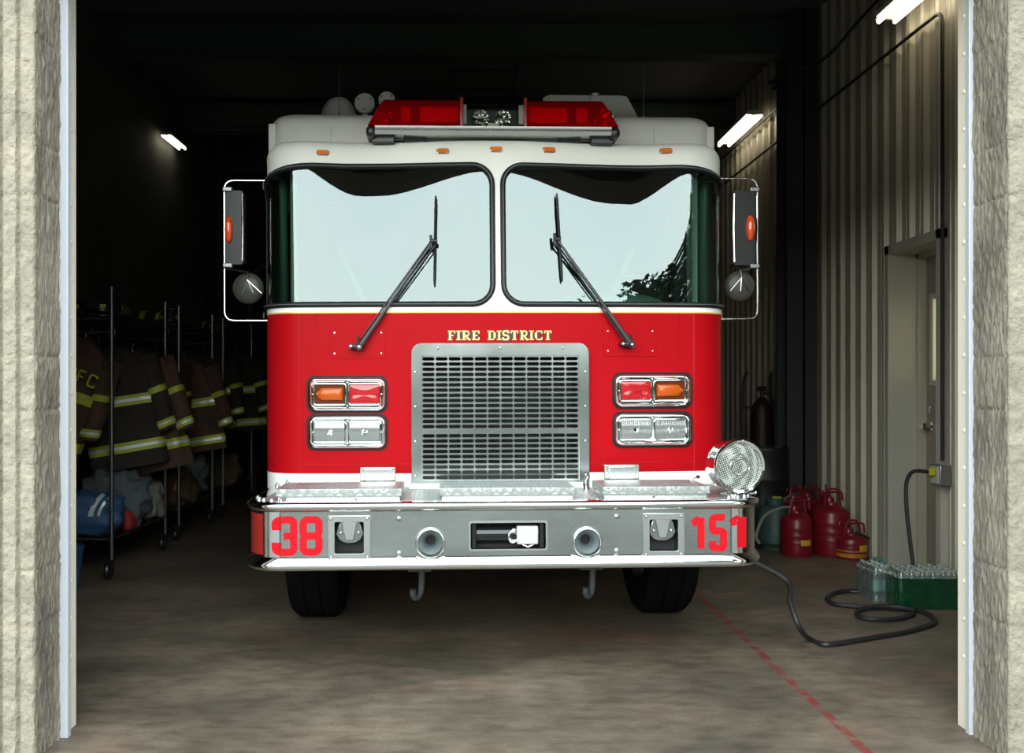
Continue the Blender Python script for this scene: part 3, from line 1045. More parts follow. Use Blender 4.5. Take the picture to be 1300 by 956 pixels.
def serif_text(mb, text, x0, x1, z0, h, y, mi, dx=0, dz=0, grow=0.0):
    ad = {'F': .84, 'I': .46, 'R': .96, 'E': .86, ' ': .62, 'D': .94, 'S': .80, 'T': .86, 'C': .90}
    total = sum(ad[c] for c in text) - .1
    u = (x1 - x0) / total
    x = x0
    tk, tn = .21 * h / .052 * .052 + grow, .085 * h / .052 * .052 + grow
    tk, tn = .25 * h + grow, .13 * h + grow
    def fnn(p): return S(p.x + dx, p.z + dz, -p.y)
    for c in text:
        w = (ad[c] - .14) * u
        H = h
        def st(path, wd): strokes(mb, [path], wd, y - .0006, y, fn=fnn, mi=mi, ox=x, oz=z0)
        v = tk / 2
        def vert(xx): st(P2(xx, 0, xx, H), tk)
        def ser(xx, z_, ww=.34): st(P2(xx - ww * H / 2, z_, xx + ww * H / 2, z_), tn)
        if c == 'I': vert(w / 2); ser(w / 2, tn / 2, .5); ser(w / 2, H - tn / 2, .5)
        if c in 'FE':
            vert(.28 * w); st(P2(0, H - tn / 2, w, H - tn / 2), tn); st(P2(.28 * w, H / 2, .75 * w, H / 2), tn)
            st(P2(w - tn / 2, H, w - tn / 2, H * .68), tn)
            if c == 'E': st(P2(0, tn / 2, w, tn / 2), tn); st(P2(w - tn / 2, 0, w - tn / 2, H * .32), tn)
            else: ser(.28 * w, tn / 2, .46)
        if c == 'T':
            vert(w / 2); st(P2(0, H - tn / 2, w, H - tn / 2), tn); ser(w / 2, tn / 2, .46)
            st(P2(tn / 2, H, tn / 2, H * .7), tn); st(P2(w - tn / 2, H, w - tn / 2, H * .7), tn)
        if c == 'D':
            vert(.26 * w); st(fillet(P2(0, H - tn / 2, w * .86, H - tn / 2, w * .86, tn / 2, 0, tn / 2), .35 * H), tn); st(P2(w * .84, H * .28, w * .84, H * .72), tk)
        if c == 'R':
            vert(.26 * w); ser(.26 * w, tn / 2, .44); st(fillet(P2(0, H - tn / 2, w * .80, H - tn / 2, w * .80, H * .48, .26 * w, H * .48), .2 * H), tn * 1.2); st(P2(w * .45, H * .5, w * .82, tn / 2, w * 1.02, tn / 2), tk * .8)
        if c == 'C':
            st(fillet(P2(w * .9, H * .68, w * .9, H - tn / 2, w * .16, H - tn / 2, w * .16, tn / 2, w * .9, tn / 2, w * .9, H * .30), .3 * H), tn * 1.1); st(P2(w * .16, H * .25, w * .16, H * .75), tk)
        if c == 'S':
            st(fillet(P2(w * .88, H * .7, w * .88, H - tn / 2, w * .14, H - tn / 2, w * .14, H * .53, w * .88, H * .47, w * .88, tn / 2, w * .1, tn / 2, w * .1, H * .3), .2 * H), tn * 1.6)
        x += ad[c] * u


mb = MB()
serif_text(mb, 'FIRE DISTRICT', tw0, tw1, tzm - .0265, .051, -.0012, 0, grow=.013)
mb.build('lettering_shadow', M['blackmetal'], truck, smooth=0)
mb = MB()
serif_text(mb, 'FIRE DISTRICT', tw0, tw1, tzm - .0255, .050, -.0032, 0)
mb.build('lettering', mat('gold_letters', (.72, .47, .18), .5), truck, smooth=0)

# wiper access plates and wipers
for sg in (-1, 1):
    if sg < 0: (wx0, wz1), (wx1, wz0) = T(420, 415, CY), T(490.5, 455, CY)
    else: (wx0, wz1), (wx1, wz0) = T(768, 414, CY), T(836, 453, CY)
    def fn(p): return S(p.x, p.z, -p.y)
    mb = MB(); mb.plate(rrect(wx0, wx1, wz0, wz1, .012, 3), [], -.003, .0, fn=fn)
    wp = mb.build('wiper_access_plate', M['red'], truck, bevel=.001)
    mb = MB()
    for x in (wx0 + .022, wx1 - .022):
        for z in (wz0 + .028, wz1 - .028):
            mb.lathe([(0, .0035), (.004, .003), (.0065, 0)], 10, mtx=Matrix.Translation(S(x, z, .003)) @ Matrix.Rotation(PI / 2, 4, 'X'))
    mb.build('screw', M['chrome'], wp)
    if sg < 0:
        piv, tip, b0, b1 = T(458, 440, CY - .04), T(552, 305, CY - .02), T(555, 246, CY), T(553, 361, CY - .03)
        piv2 = T(447, 439, CY - .04)
    else:
        piv, tip, b0, b1 = T(803, 438, CY - .04), T(709, 303, CY - .02), T(710, 243, CY), T(716, 357, CY - .03)
        piv2 = T(792, 437, CY - .04)
    def at(p, off): return S(p[0], p[1], off)
    mb = MB()
    P0, P1 = at(piv, .045), at(tip, .045)
    mb.tube([P0, P0.lerp(P1, .35), P1], [.014, .010, .006], 8, flat=.6)
    Q0, Q1 = at(piv2, .04), at((tip[0] - (.012 if sg < 0 else .018), tip[1] + .0), .045)
    mb.tube([Q0 + Vector((.02, 0, 0)), Q1], .0045, 8)
    off2 = Vector((.012, 0, -.006)) if sg < 0 else Vector((.004, 0, -.0))
    mb.tube([P0.lerp(P1, .45) + off2, P1 + Vector((.010 * -sg, 0, -.02))], .0042, 8)
    mb.cyl(at(piv, 0), at(piv, .06), .019, .016, 16); mb.cyl(at(piv2, 0), at(piv2, .05), .014, .012, 14)
    mb.tube([at(piv2, .042), at(piv, .042)], .013, 8)
    mb.tube([at(piv, .05), at(piv, .05) + Vector((-.008, 0, .055))], .006, 8)
    mb.cyl(P1 + Vector((-.02, 0, .0)), P1 + Vector((.02, 0, .0)), .012, seg=12)
    mb.cyl(P1 + Vector((-.014, 0, .03)), P1 + Vector((-.01, 0, -.035)), .008, seg=10)
    wo = mb.build('wiper', M['blackmetal'], truck)
    mb = MB()
    n = 13
    pts = [S(b0[0] + (b1[0] - b0[0]) * i / (n - 1), b0[1] + (b1[1] - b0[1]) * i / (n - 1), .018) for i in range(n)]
    mb.tube(pts, [.004] + [.0068] * (n - 2) + [.004], 8, flat=1.0)
    mb.tube([p + Vector((0, -.012, 0)) for p in pts[2:-2]], .0045, 6)
    mb.build('wiper_blade', M['black'], wo)
    mb = MB()
    mb.lathe([(0, .004), (.006, .003), (.007, 0)], 10, mtx=Matrix.Translation(at(piv2, .052)) @ Matrix.Rotation(PI / 2, 4, 'X'))
    mb.lathe([(0, .004), (.006, .003), (.007, 0)], 10, mtx=Matrix.Translation(at(piv, .062)) @ Matrix.Rotation(PI / 2, 4, 'X'))
    mb.build('pivot_nut', M['chrome'], wo)

# grille: frame, slotted screen, bar
gy = CY - .012
fx0, fx1, fz0, fz1 = GX0, GX1, GZ0 - .01, GZ1
sx0, sz1 = T(536.7, 452, gy); sx1, sz0 = T(735.5, 608.8, gy)
NC = 12
pw = (sx1 - sx0) / NC
ph = 6.6 / 242.5
mb = MB()
mb.plate(rrect(fx0, fx1, fz0, fz1, .055, 6, (0, 0, 1, 1)), [[(sx0, sz0), (sx1, sz0), (sx1, sz1), (sx0, sz1)]], gy, CY + .02)
gf = mb.build('grille_frame', M['grille'], truck, bevel=.003)
mb = MB()
for x in (fx0 + .02, fx1 - .02):
    for z in (fz0 + .06, fz0 + .24, fz0 + .42, fz0 + .60): mb.lathe([(0, .005), (.005, .004), (.008, 0)], 12, mtx=Matrix.Translation((x, gy, z)) @ Matrix.Rotation(PI / 2, 4, 'X'))
for x in (fx0 + .14, (fx0 + fx1) / 2, fx1 - .14): mb.lathe([(0, .005), (.005, .004), (.008, 0)], 12, mtx=Matrix.Translation((x, gy, fz1 - .028)) @ Matrix.Rotation(PI / 2, 4, 'X'))
mb.build('grille_rivet', M['chrome_soft'], gf)
mb = MB()
hw, hh = 7.7 / 242.5, 2.15 / 242.5
def slot_row(zc):
    for c in range(NC):
        cx = sx0 + (c + .5) * pw
        pts = []
        for sgn, a0 in ((1, -PI / 2), (-1, PI / 2)):
            for i in range(6):
                a = a0 + PI * i / 5
                pts.append((cx + sgn * (hw - hh) + hh * math.cos(a), zc + hh * math.sin(a)))
        o = [(cx - pw / 2, zc - ph / 2), (cx + pw / 2, zc - ph / 2), (cx + pw / 2, zc + ph / 2), (cx - pw / 2, zc + ph / 2)]
        mb.plate(o, [pts], gy + .006, gy + .010)
    return
z = sz1
for r_ in range(14): slot_row(z - ph / 2); z -= ph
bar_top = z
z = sz0
for r_ in range(9): slot_row(z + ph / 2); z += ph
bar_bot = z
mb.box(sx0, sx1, gy + .004, gy + .010, bar_bot, bar_top)
mb.build('grille_screen', M['grille'], gf, smooth=0)
mb = MB(); mb.box(fx0 + .03, fx1 - .03, CY + .16, CY + .18, fz0, fz1 - .02)
for i in range(14): mb.box(fx0 + .05 + i * .062, fx0 + .055 + i * .062, CY + .13, CY + .16, fz0, fz1 - .04)
mb.box(sx0, sx1, gy + .0112, gy + .0118, sz0, 1.0)
mb.build('radiator', M['chassis'], truck, smooth=0)


# lamp clusters
def lamp_cluster(px0, py0, px1, py1, kinds):
    (x0, z1), (x1, z0) = T(px0, py0, CY - .01), T(px1, py1, CY - .01)
    xm = (x0 + x1) / 2
    yb = CY + BOW * (abs(xm) / XS) ** 2 - .006
    sl = 2 * BOW * xm / XS ** 2
    mtx = Matrix.Translation((xm, yb, (z0 + z1) / 2)) @ Matrix.Rotation(math.atan(sl), 4, 'Z')
    w, h = (x1 - x0) / 2, (z1 - z0) / 2
    mb = MB(); mb.plate(rrect(-w - .012, w + .012, -h - .012, h + .012, .045, 6), [], .004, .016)
    ro = mb.transform(mtx).build('lamp_gasket', M['black'], truck)
    # stepped chrome bezel
    def lp(dw, r): return [(x, z) for x, z in rrect(-w + dw, w - dw, -h + dw, h - dw, r, 6)]
    mb = MB()
    levels = [(0, .040, .012), (0, .040, -.010), (.004, .037, -.018), (.010, .032, -.020), (.016, .026, -.014), (.020, .022, -.004), (.024, .020, .0)]
    rows = [[Vector((x, y, z)) for x, z in lp(dw, r)] for dw, r, y in levels]
    mb.grid(rows, close_u=True)
    cw_, ch_ = (w - .024), (h - .024)
    cells = [(-cw_ + .006, -.010), (.010, cw_ - .006)]
    holes = [rrect(a, b, -ch_ + .008, ch_ - .008, .012, 4) for a, b in cells]
    mb.plate(lp(.023, .020), holes, .0, .012, back=False)
    bo = mb.transform(mtx).build('lamp_bezel', M['chrome'], truck, smooth=50)
    for (a, b), kd in zip(cells, kinds):
        # inner rim
        mb = MB(); path = [Vector((x, -.004, z)) for x, z in rrect(a - .001, b + .001, -ch_ + .007, ch_ - .007, .012, 4)]
        mb.tube(path, .0042, 8, closed=True)
        mb.transform(mtx).build('lamp_rim', M['chrome'], bo)
        zz = ch_ - .010
        cx = (a + b) / 2; hw_ = (b - a) / 2 - .002
        if kd == 'clear':
            mb = MB(); mb.plate(rrect(a, b, -zz, zz, .01, 4), [], .030, .036)
            # reflector bowl and bulb shield behind fluted glass
            rows = []
            for i in range(10):
                t = i / 9
                rows.append([Vector((cx + x * (1 - .72 * t), .004 + .045 * math.sin(t * PI / 2), z * (1 - .72 * t))) for x, z in [(q[0] - cx, q[1]) for q in rrect(a, b, -zz, zz, .012, 5)]])
            mb.grid(rows, close_u=True, flip=True)
            mb.lathe([(0, -.02), (.016, -.018), (.02, 0), (.02, .012)], 18, mtx=Matrix.Translation((cx, .014, 0)) @ Matrix.Rotation(-PI / 2, 4, 'X'))
            for dxx in (-.022, .022): mb.box(cx + dxx - .002, cx + dxx + .002, .004, .03, -zz * .8, zz * .8)
            mb.transform(mtx).build('reflector', M['reflector'], bo)
            mb = MB(); nfl = 16; rows = []
            for i in range(13):
                z = -zz + 2 * zz * i / 12
                rows.append([Vector((a + (b - a) * j / 48, .0 - .0012 * abs(math.sin(PI * j * nfl / 48)) - .004 * math.cos((i / 12 - .5) * PI), z)) for j in range(49)])
            mb.grid(rows)
            mb.transform(mtx).build('headlamp_lens', M['headlens'], bo)
        elif kd == 'amber':
            mb = MB(); mb.plate(rrect(a, b, -zz, zz, .01, 4), [], .002, .01)
            mb.transform(mtx).build('turn_signal_back', M['amber_deep'], bo)
            s_ = -1 if xm < 0 else 1
            mb = MB()
            rows = []
            for i in range(7):
                t = i / 6 * PI / 2
                k_ = math.cos(t) ** .6 if i < 6 else .02
                shp = [(s_ * q[0], q[1]) for q in ((-hw_ * .88, -zz * .62), (hw_ * .55, -zz * .62), (hw_ * .96, 0), (hw_ * .55, zz * .62), (-hw_ * .88, zz * .62))]
                rows.append([Vector((cx + x * k_, .004 - .022 * math.sin(t), z * k_)) for x, z in shp])
            mb.grid(rows, close_u=True, flip=(s_ > 0))
            tl = mb.transform(mtx).build('turn_signal_lens', M['amber_core'], bo, smooth=40)
        else:
            mb = MB()
            n = 12; rows = []
            for i in range(n + 1):
                z = -zz + 2 * zz * i / n; row = []
                for j in range(n + 1):
                    x = a + (b - a) * j / n
                    u, v = (x - cx) / hw_, z / zz
                    row.append(Vector((x, .002 - .014 * (1 - max(abs(u), abs(v)) ** 2) + .008 * (1 - abs(v)) * (1 - u * u), z)))
                rows.append(row)
            mb.grid(rows)
            mb.transform(mtx).build('warning_lens', M['redlens'], bo, smooth=25)
    mb = MB()
    for (x, z) in ((0, ch_ - .002), (0, -ch_ + .002), (-cw_ + .001, 0), (cw_ - .001, 0)):
        mb.lathe([(0, .004), (.003, .003), (.0045, 0)], 8, mtx=Matrix.Translation((x, 0, z)) @ Matrix.Rotation(PI / 2, 4, 'X'))
    mb.transform(mtx).build('bezel_screw', M['chrome_soft'], bo)
    return ro


def head_lens():
    m = window_glass('fluted_lens', .10, (.93, .95, .93), (1, 1, 1))
    n, l = nodes(m); out = [q for q in n if q.type == 'OUTPUT_MATERIAL'][0]; src = out.inputs[0].links[0].from_socket
    d = n.new('ShaderNodeBsdfDiffuse'); d.inputs[0].default_value = (.72, .74, .70, 1)
    mx = n.new('ShaderNodeMixShader'); mx.inputs[0].default_value = .22
    l.new(src, mx.inputs[1]); l.new(d.outputs[0], mx.inputs[2]); l.new(mx.outputs[0], out.inputs[0])
    return m


M['headlens'] = head_lens()
M['amber_core'] = mat('amber_signal', (.46, .075, .003), .25, coat=.2)
M['amber_core'].node_tree.nodes['Principled BSDF'].inputs['Specular IOR Level'].default_value = .3
lamp_cluster(391, 479, 490.5, 521, ('amber', 'red'))
lamp_cluster(391, 528, 490.5, 569, ('clear', 'clear'))
lamp_cluster(782, 476, 880.5, 517, ('red', 'amber'))
lamp_cluster(782, 526, 880.5, 566.5, ('clear', 'clear'))

# small teardrop marker lights on the cab's flanks
for sg in (-1, 1):
    mb = MB(); lump(mb, sg * 1.262, 1.05, 1.19, .028, .04, .035, .9, 0, 1, 16)
    mb.build('flank_marker_light', M['redlens'], truck)

# bumper --------------------------------------------------------------
BH = 1.195; BXC = 1.035; BR = .17


def bump_path(half_only=None):
    pts = []
    def corner(sg):
        out = []
        for i in range(10):
            t = .5 * PI * i / 9
            out.append((sg * (BXC - .0 + (BH - BXC) * math.sin(t)), BR * (1 - math.cos(t)), sg * math.sin(t), -math.cos(t)))
        out.append((sg * BH, .66, sg, 0))
        return out
    L = list(reversed(corner(-1))); R_ = corner(1)
    mid = [(-BXC + 2 * BXC * i / 8, 0, 0, -1) for i in range(1, 8)]
    if half_only == -1: return L
    if half_only == 1: return R_
    return L + mid + R_


def sweep(mb, path, prof):
    rows = []
    for o_, z in prof: rows.append([Vector((x + nx * o_, y + ny * o_, z)) for x, y, nx, ny in path])
    mb.grid(rows, flip=True)
    return mb


ZT0, ZT1 = .886, .840
top_prof = [(-.06, .884), (-.015, .887), (.006, .885), (.017, .878), (.021, .868), (.018, .858), (.010, .849), (0, .842)]
bot_prof = [(0, .636), (.004, .632), (.010, .625), (.018, .615), (.0235, .604), (.024, .593), (.018, .582), (.006, .575), (-.015, .572), (-.05, .574)]
mb = MB(); sweep(mb, bump_path(), top_prof); bt = mb.build('bumper_top_rail', M['chrome'], truck, smooth=60)
mb = MB(); sweep(mb, bump_path(), bot_prof); mb.build('bumper_bottom_rail', M['chrome'], truck, smooth=60)
holes = []
pk = []
for (a, b, c, d) in ((425.5, 662, 462.5, 702), (825, 660, 861, 700)):
    (x0, z1), (x1, z0) = T(a, b, 0), T(c, d, 0); pk.append((x0, x1, z0, z1)); holes.append(rrect(x0, x1, z0, z1, .008, 3))
(wx0, wz1), (wx1, wz0) = T(598, 664, 0), T(693.5, 696.5, 0)
holes.append(rrect(wx0, wx1, wz0, wz1, .008, 3))
hn = []
for (px, py, rp) in ((547, 688.5, 17.5), (746, 688, 17.5)):
    x, z = T(px, py, 0); hn.append((x, z, rp / 277)); holes.append(circle(x, z, rp / 277, 32))
mb = MB(); mb.plate([(-BXC, .636), (BXC, .636), (BXC, .842), (-BXC, .842)], holes, 0, .006)
mb.build('bumper_face', M['brushed'], truck, smooth=0)
for sg in (-1, 1):
    mb = MB(); sweep(mb, bump_path(sg), [(0, .842), (0, .636)])
    mb.build('bumper_corner', M['chrome_soft'], truck, smooth=60)
    mb = MB(); x = sg * BXC; mb.tube([(x, -.001, .64), (x, -.001, .84)], .002, 6)
    mb.build('bumper_seam', M['blackmetal'], truck)
# thin glossy red patch over the left corner
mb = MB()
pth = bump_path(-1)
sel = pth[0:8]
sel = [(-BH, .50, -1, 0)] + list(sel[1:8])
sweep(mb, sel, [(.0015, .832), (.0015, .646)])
mb.build('bumper_red_patch', M['red_corner'], truck, smooth=60)
# deck
mb = MB()
pts = [(x * .985, y + .02) for x, y, _, _ in bump_path()]
mb.add([(x, y, .884) for x, y in pts], [tuple(range(len(pts)))])
mb.build('bumper_deck', M['tread'], truck, smooth=0)
mb = MB(); mb.box(GX0 - .01, GX1 + .01, .50, .60, .884, .905)
mb.build('grille_sill', M['white'], truck, bevel=.004)
# tread-plate lids on the deck
for (a, b, c, d) in ((350, 620.5, 511, 637.5), (558.5, 619.5, 731, 635.5), (766, 618.5, 902, 634)):
    (x0, z1), (x1, z0) = T(a, b, .06), T(c, d, .06)
    mb = MB(); mb.box(x0, x1, .06, .36, z1 - .034, z1)
    lo = mb.build('deck_lid', M['tread'], truck, bevel=.003)
    mb = MB(); mb.box(x0 + .012, x1 - .012, .072, .36, .880, z1 - .03)
    mb.build('lid_curb', M['chrome_soft'], lo)
for (a, b, c, d) in ((458, 593, 502.5, 618), (768.5, 590.5, 812, 614)):
    (x0, z1), (x1, z0) = T(a, b, .40), T(c, d, .40)
    mb = MB()
    mb.box(x0, x1, .40, .52, .884, z1)
    mb.box(x0 + .02, x1 - .018, .394, .40, .884, z1 - .008)
    mb.build('deck_step_box', M['chrome_soft'], truck, bevel=.004)
(lx, lz) = T(369, 609, .33)
mb = MB(); mb.tube([(lx - .02, .34, .93), (lx - .01, .34, .955), (lx + .03, .34, .962)], .008, 8); mb.build('lid_latch', M['chrome'], truck)
(lx, lz) = T(882, 606, .33)
mb = MB(); mb.tube([(lx - .02, .34, .93), (lx, .34, .955), (lx + .03, .34, .955)], .008, 8); mb.build('lid_latch', M['chrome'], truck)
for (px, py, ly) in ((745, 603, .45),):
    x, z = T(px, py, ly)
    mb = MB(); mb.tube([(x, ly, .885), (x, ly, .93), (x + .01, ly - .01, .955)], [.02, .014, .008], 12); mb.build('deck_valve', M['chrome_soft'], truck)
# acorn bolts on the deck edge
for sg in (-1, 1):
    for x, y, nx, ny in [p for i, p in enumerate(bump_path(sg)) if i % 2 == 0]:
        bl = MB(); bl.lathe([(.012, 0), (.012, .008), (.007, .015), (0, .018)], 10, mtx=Matrix.Translation((x - nx * .03, y - ny * .03, .886))).build('deck_bolt', M['bolt'], truck)
for x in (-.70, -.42, .42, .70): MB().lathe([(.008, 0), (.007, .006), (0, .008)], 10, mtx=Matrix.Translation((x, .03, .886))).build('deck_bolt', M['bolt'], truck)
pass
# rivets on the face
for (px, py) in ((507, 658), (507, 702), (783.5, 656), (783.5, 699.5)):
    x, z = T(px, py, 0); mb = MB()
    mb.lathe([(0, .008), (.007, .0065), (.012, .002), (.0135, 0)], 16, mtx=Matrix.Translation((x, 0, z)) @ Matrix.Rotation(PI / 2, 4, 'X'))
    mb.build('face_bolt', M['bolt'], truck)
# towing-eye pockets
for (x0, x1, z0, z1) in pk:
    mb = MB()
    mb.plate(rrect(x0 - .030, x1 + .030, z0 - .028, z1 + .028, .004, 2), [rrect(x0, x1, z0, z1, .008, 3)], -.007, .001)
    po = mb.build('hook_pocket', M['chrome_soft'], truck, bevel=.002)
    mb = MB()
    for (a, b, c, d, e_, f_) in ((x0 - .004, x0, 0, .09, z0, z1), (x1, x1 + .004, 0, .09, z0, z1), (x0, x1, 0, .09, z0 - .004, z0), (x0, x1, 0, .09, z1, z1 + .004), (x0, x1, .086, .09, z0, z1)):
        mb.box(a, b, c, d, e_, f_)
    mb.build('pocket_liner', M['brushed'], po, smooth=0)
    xm = (x0 + x1) / 2; w = (x1 - x0) / 2
    hgt = (z1 - z0)
    # folded spreader-shaped hook: tapering tongue with rounded jaw
    mb = MB()
    shp = [(-.70 * w, z1), (.70 * w, z1), (.98 * w, z1 - .42 * hgt), (.72 * w, z1 - .62 * hgt), (.3 * w, z1 - .70 * hgt), (-.3 * w, z1 - .70 * hgt), (-.72 * w, z1 - .62 * hgt), (-.98 * w, z1 - .42 * hgt)]
    mb.plate([(xm + p[0], p[1]) for p in reversed(shp)], [], .022, .060)
    mb.build('tow_hook', M['grille'], po, bevel=.005, bseg=3)
    mb = MB()
    shp = [(-.52 * w, z1), (.52 * w, z1), (.26 * w, z1 - .60 * hgt), (-.26 * w, z1 - .60 * hgt)]
    mb.plate([(xm + p[0], p[1]) for p in reversed(shp)], [], .010, .024)
    for sg in (-1, 1): mb.lathe([(0, .008), (.006, .006), (.008, 0)], 12, mtx=Matrix.Translation((xm + sg * .62 * w, .022, z1 - .38 * hgt)) @ Matrix.Rotation(PI / 2, 4, 'X'))
    mb.build('hook_tongue', M['chrome_soft'], po, bevel=.003)
    mb = MB()
    for x in (x0 - .016, x1 + .016):
        for z in (z0 - .015, z1 + .015): mb.lathe([(0, .005), (.005, .004), (.008, 0)], 12, mtx=Matrix.Translation((x, -.007, z)) @ Matrix.Rotation(PI / 2, 4, 'X'))
    mb.build('pocket_screw', M['chrome_soft'], po)
# air horns
for (x, z, r) in hn:
    M.setdefault('horn_bell', mat('horn_bell', (.16, .185, .185), .45, .6))
    mb = MB()
    prof = [(r + .004, .010), (r + .006, -.006), (r + .004, -.014), (r - .002, -.017), (r - .006, -.012), (r - .008, .0)]
    mb.lathe(prof, 36, mtx=Matrix.Translation((x, 0, z)) @ Matrix.Rotation(-PI / 2, 4, 'X'))
    mb.lathe([(r - .008, .0), (r * .70, .012), (r * .48, .03), (r * .34, .055), (r * .26, .09), (r * .2, .11), (0, .11)], 36, 1, mtx=Matrix.Translation((x, 0, z)) @ Matrix.Rotation(-PI / 2, 4, 'X'))
    ho = mb.build('air_horn', [M['chrome'], M['horn_bell']], truck, smooth=50)
    mb = MB(); mb.lathe([(0, .10), (.016, .10)], 16, mtx=Matrix.Translation((x, 0, z)) @ Matrix.Rotation(-PI / 2, 4, 'X'))
    mb.build('horn_throat', mat('rusty_throat', (.10, .035, .02), .8), ho)
# winch recess
mb = MB(); mb.plate(rrect(wx0 - .008, wx1 + .008, wz0 - .008, wz1 + .008, .010, 3), [rrect(wx0, wx1, wz0, wz1, .008, 3)], -.003, .001)
wi = mb.build('winch_recess', M['chrome_soft'], truck)
mb = MB()
for (a, b, c, d, e_, f_) in ((wx0 - .004, wx0, 0, .14, wz0, wz1), (wx1, wx1 + .004, 0, .14, wz0, wz1), (wx0, wx1, 0, .14, wz0 - .004, wz0), (wx0, wx1, 0, .14, wz1, wz1 + .004), (wx0, wx1, .135, .14, wz0, wz1)):
    mb.box(a, b, c, d, e_, f_)
mb.build('recess_liner', M['blackmetal'], wi, smooth=0)
for x in (wx0 + .016, wx1 - .016): MB().cyl((x, .02, wz0 + .004), (x, .02, wz1 - .004), .014, seg=18).build('fairlead_roller', M['black'], wi)
mb = MB(); mb.cyl((wx0 + .03, .065, (wz0 + wz1) / 2), (wx1 - .03, .065, (wz0 + wz1) / 2), .044, seg=28)
mb.cyl((wx0 + .02, .065, (wz0 + wz1) / 2), (wx0 + .03, .065, (wz0 + wz1) / 2), .052, seg=28)
mb.build('winch_drum', mat('gloss_black', (.01, .01, .01), .12), wi)
(tx0, tz1), (tx1, tz0) = T(657, 668.5, 0), T(684, 691.5, 0)
mb = MB(); mb.box(tx0, tx1, .002, .045, tz0, tz1); mb.build('taped_plug', M['tape'], wi, bevel=.006, bseg=3)
mb = MB()
for k_ in range(5):
    c = Vector((tx0 - .018, .03, (tz0 + tz1) / 2 + .004 * k_ - .01))
    mb.tube([c + Vector((.020 * math.cos(a) + .004 * k_, -.012 + .004 * k_, .026 * math.sin(a))) for a in [2 * PI * i / 16 for i in range(16)]], .0022, 6, closed=True)
mb.tube([(tx0 + .02, .02, tz0), (tx0 + .05, .01, tz0 - .012), (tx1 - .01, .02, tz0)], .005, 8)
mb.build('winch_wire', M['chrome'], wi)

# unit numbers
mb = MB()
(n0, nz0) = T(353.5, 700.5, 0); (n1, nz1) = T(405.5, 659, 0)


def bpf(p):
    """wraps the numbers round the bumper's corner"""
    x = p.x
    a = abs(x); sg = 1 if x >= 0 else -1
    off = -p.y
    if a <= BXC: return Vector((x, -off, p.z))
    L_ = a - BXC
    q = min(L_ / .165, 1.0); t = q * PI / 2 * .99
    px_, py_ = BXC + (BH - BXC) * math.sin(t), BR * (1 - math.cos(t))
    return Vector((sg * (px_ + off * math.sin(t)), py_ - off * math.cos(t), p.z))


w_num = (n1 - n0)
gw = w_num * .385; gh = nz1 - nz0; tk = .033
strokes(mb, block_glyph('3', gw, gh, .02), tk, -.0022, -.0002, fn=bpf, ox=n0, oz=nz0)
strokes(mb, block_glyph('8', gw, gh, .02), tk, -.0022, -.0002, fn=bpf, ox=n1 - gw, oz=nz0)
mb.build('unit_number_38', M['number_red'], truck, smooth=0).name = 'unit_number'
mb = MB()
(n0, nz0) = T(880, 697, 0); (n1, nz1) = T(944, 657.5, 0)
gh = nz1 - nz0
strokes(mb, block_glyph('1', .062, gh, .02), tk, -.0022, -.0002, fn=bpf, ox=n0, oz=nz0)
strokes(mb, block_glyph('5', .052, gh, .02), tk, -.0022, -.0002, fn=bpf, ox=n0 + .092, oz=nz0)
strokes(mb, block_glyph('1', .062, gh, .02), tk, -.0022, -.0002, fn=bpf, ox=n0 + .177, oz=nz0)
mb.build('unit_number', M['number_red'], truck, smooth=0)

# siren loudspeaker on the right corner of the bumper
sx_, sz_ = T(937.5, 592.5, .08)
sm = Matrix.Translation((sx_, .08, sz_)) @ Matrix.Rotation(math.radians(9), 4, 'Z') @ Matrix.Rotation(PI / 2, 4, 'X')   # +z of the lathe now looks forward
mb = MB()
mb.lathe([(0, -.16), (.07, -.155), (.105, -.13), (.118, -.08), (.120, .0), (.127, .006), (.128, .020), (.122, .028), (.112, .026), (.108, .014)], 48, mtx=sm)
so = mb.build('siren_housing', M['chrome'], truck, smooth=50)


def perforated():
    m = mat('perforated_steel', (.62, .63, .60), .45, .35)
    n, l = nodes(m); b = n['Principled BSDF']
    tc = n.new('ShaderNodeTexCoord'); v = n.new('ShaderNodeTexVoronoi'); v.inputs['Scale'].default_value = 100; v.inputs['Randomness'].default_value = 0.0
    mp = n.new('ShaderNodeMapping'); mp.inputs['Rotation'].default_value = (0, .35, 0)
    l.new(tc.outputs['Object'], mp.inputs[0]); l.new(mp.outputs[0], v.inputs[0])
    r = n.new('ShaderNodeValToRGB'); r.color_ramp.elements[0].position = .38; r.color_ramp.elements[1].position = .45
    r.color_ramp.elements[0].color = (.015, .015, .015, 1); r.color_ramp.elements[1].color = (.40, .41, .37, 1)
    l.new(v.outputs['Distance'], r.inputs[0]); l.new(r.outputs[0], b.inputs['Base Color'])
    bp = n.new('ShaderNodeBump'); bp.inputs['Strength'].default_value = .6; bp.inputs['Distance'].default_value = .003
    l.new(v.outputs['Distance'], bp.inputs['Height']); l.new(bp.outputs[0], b.inputs['Normal'])
    return m


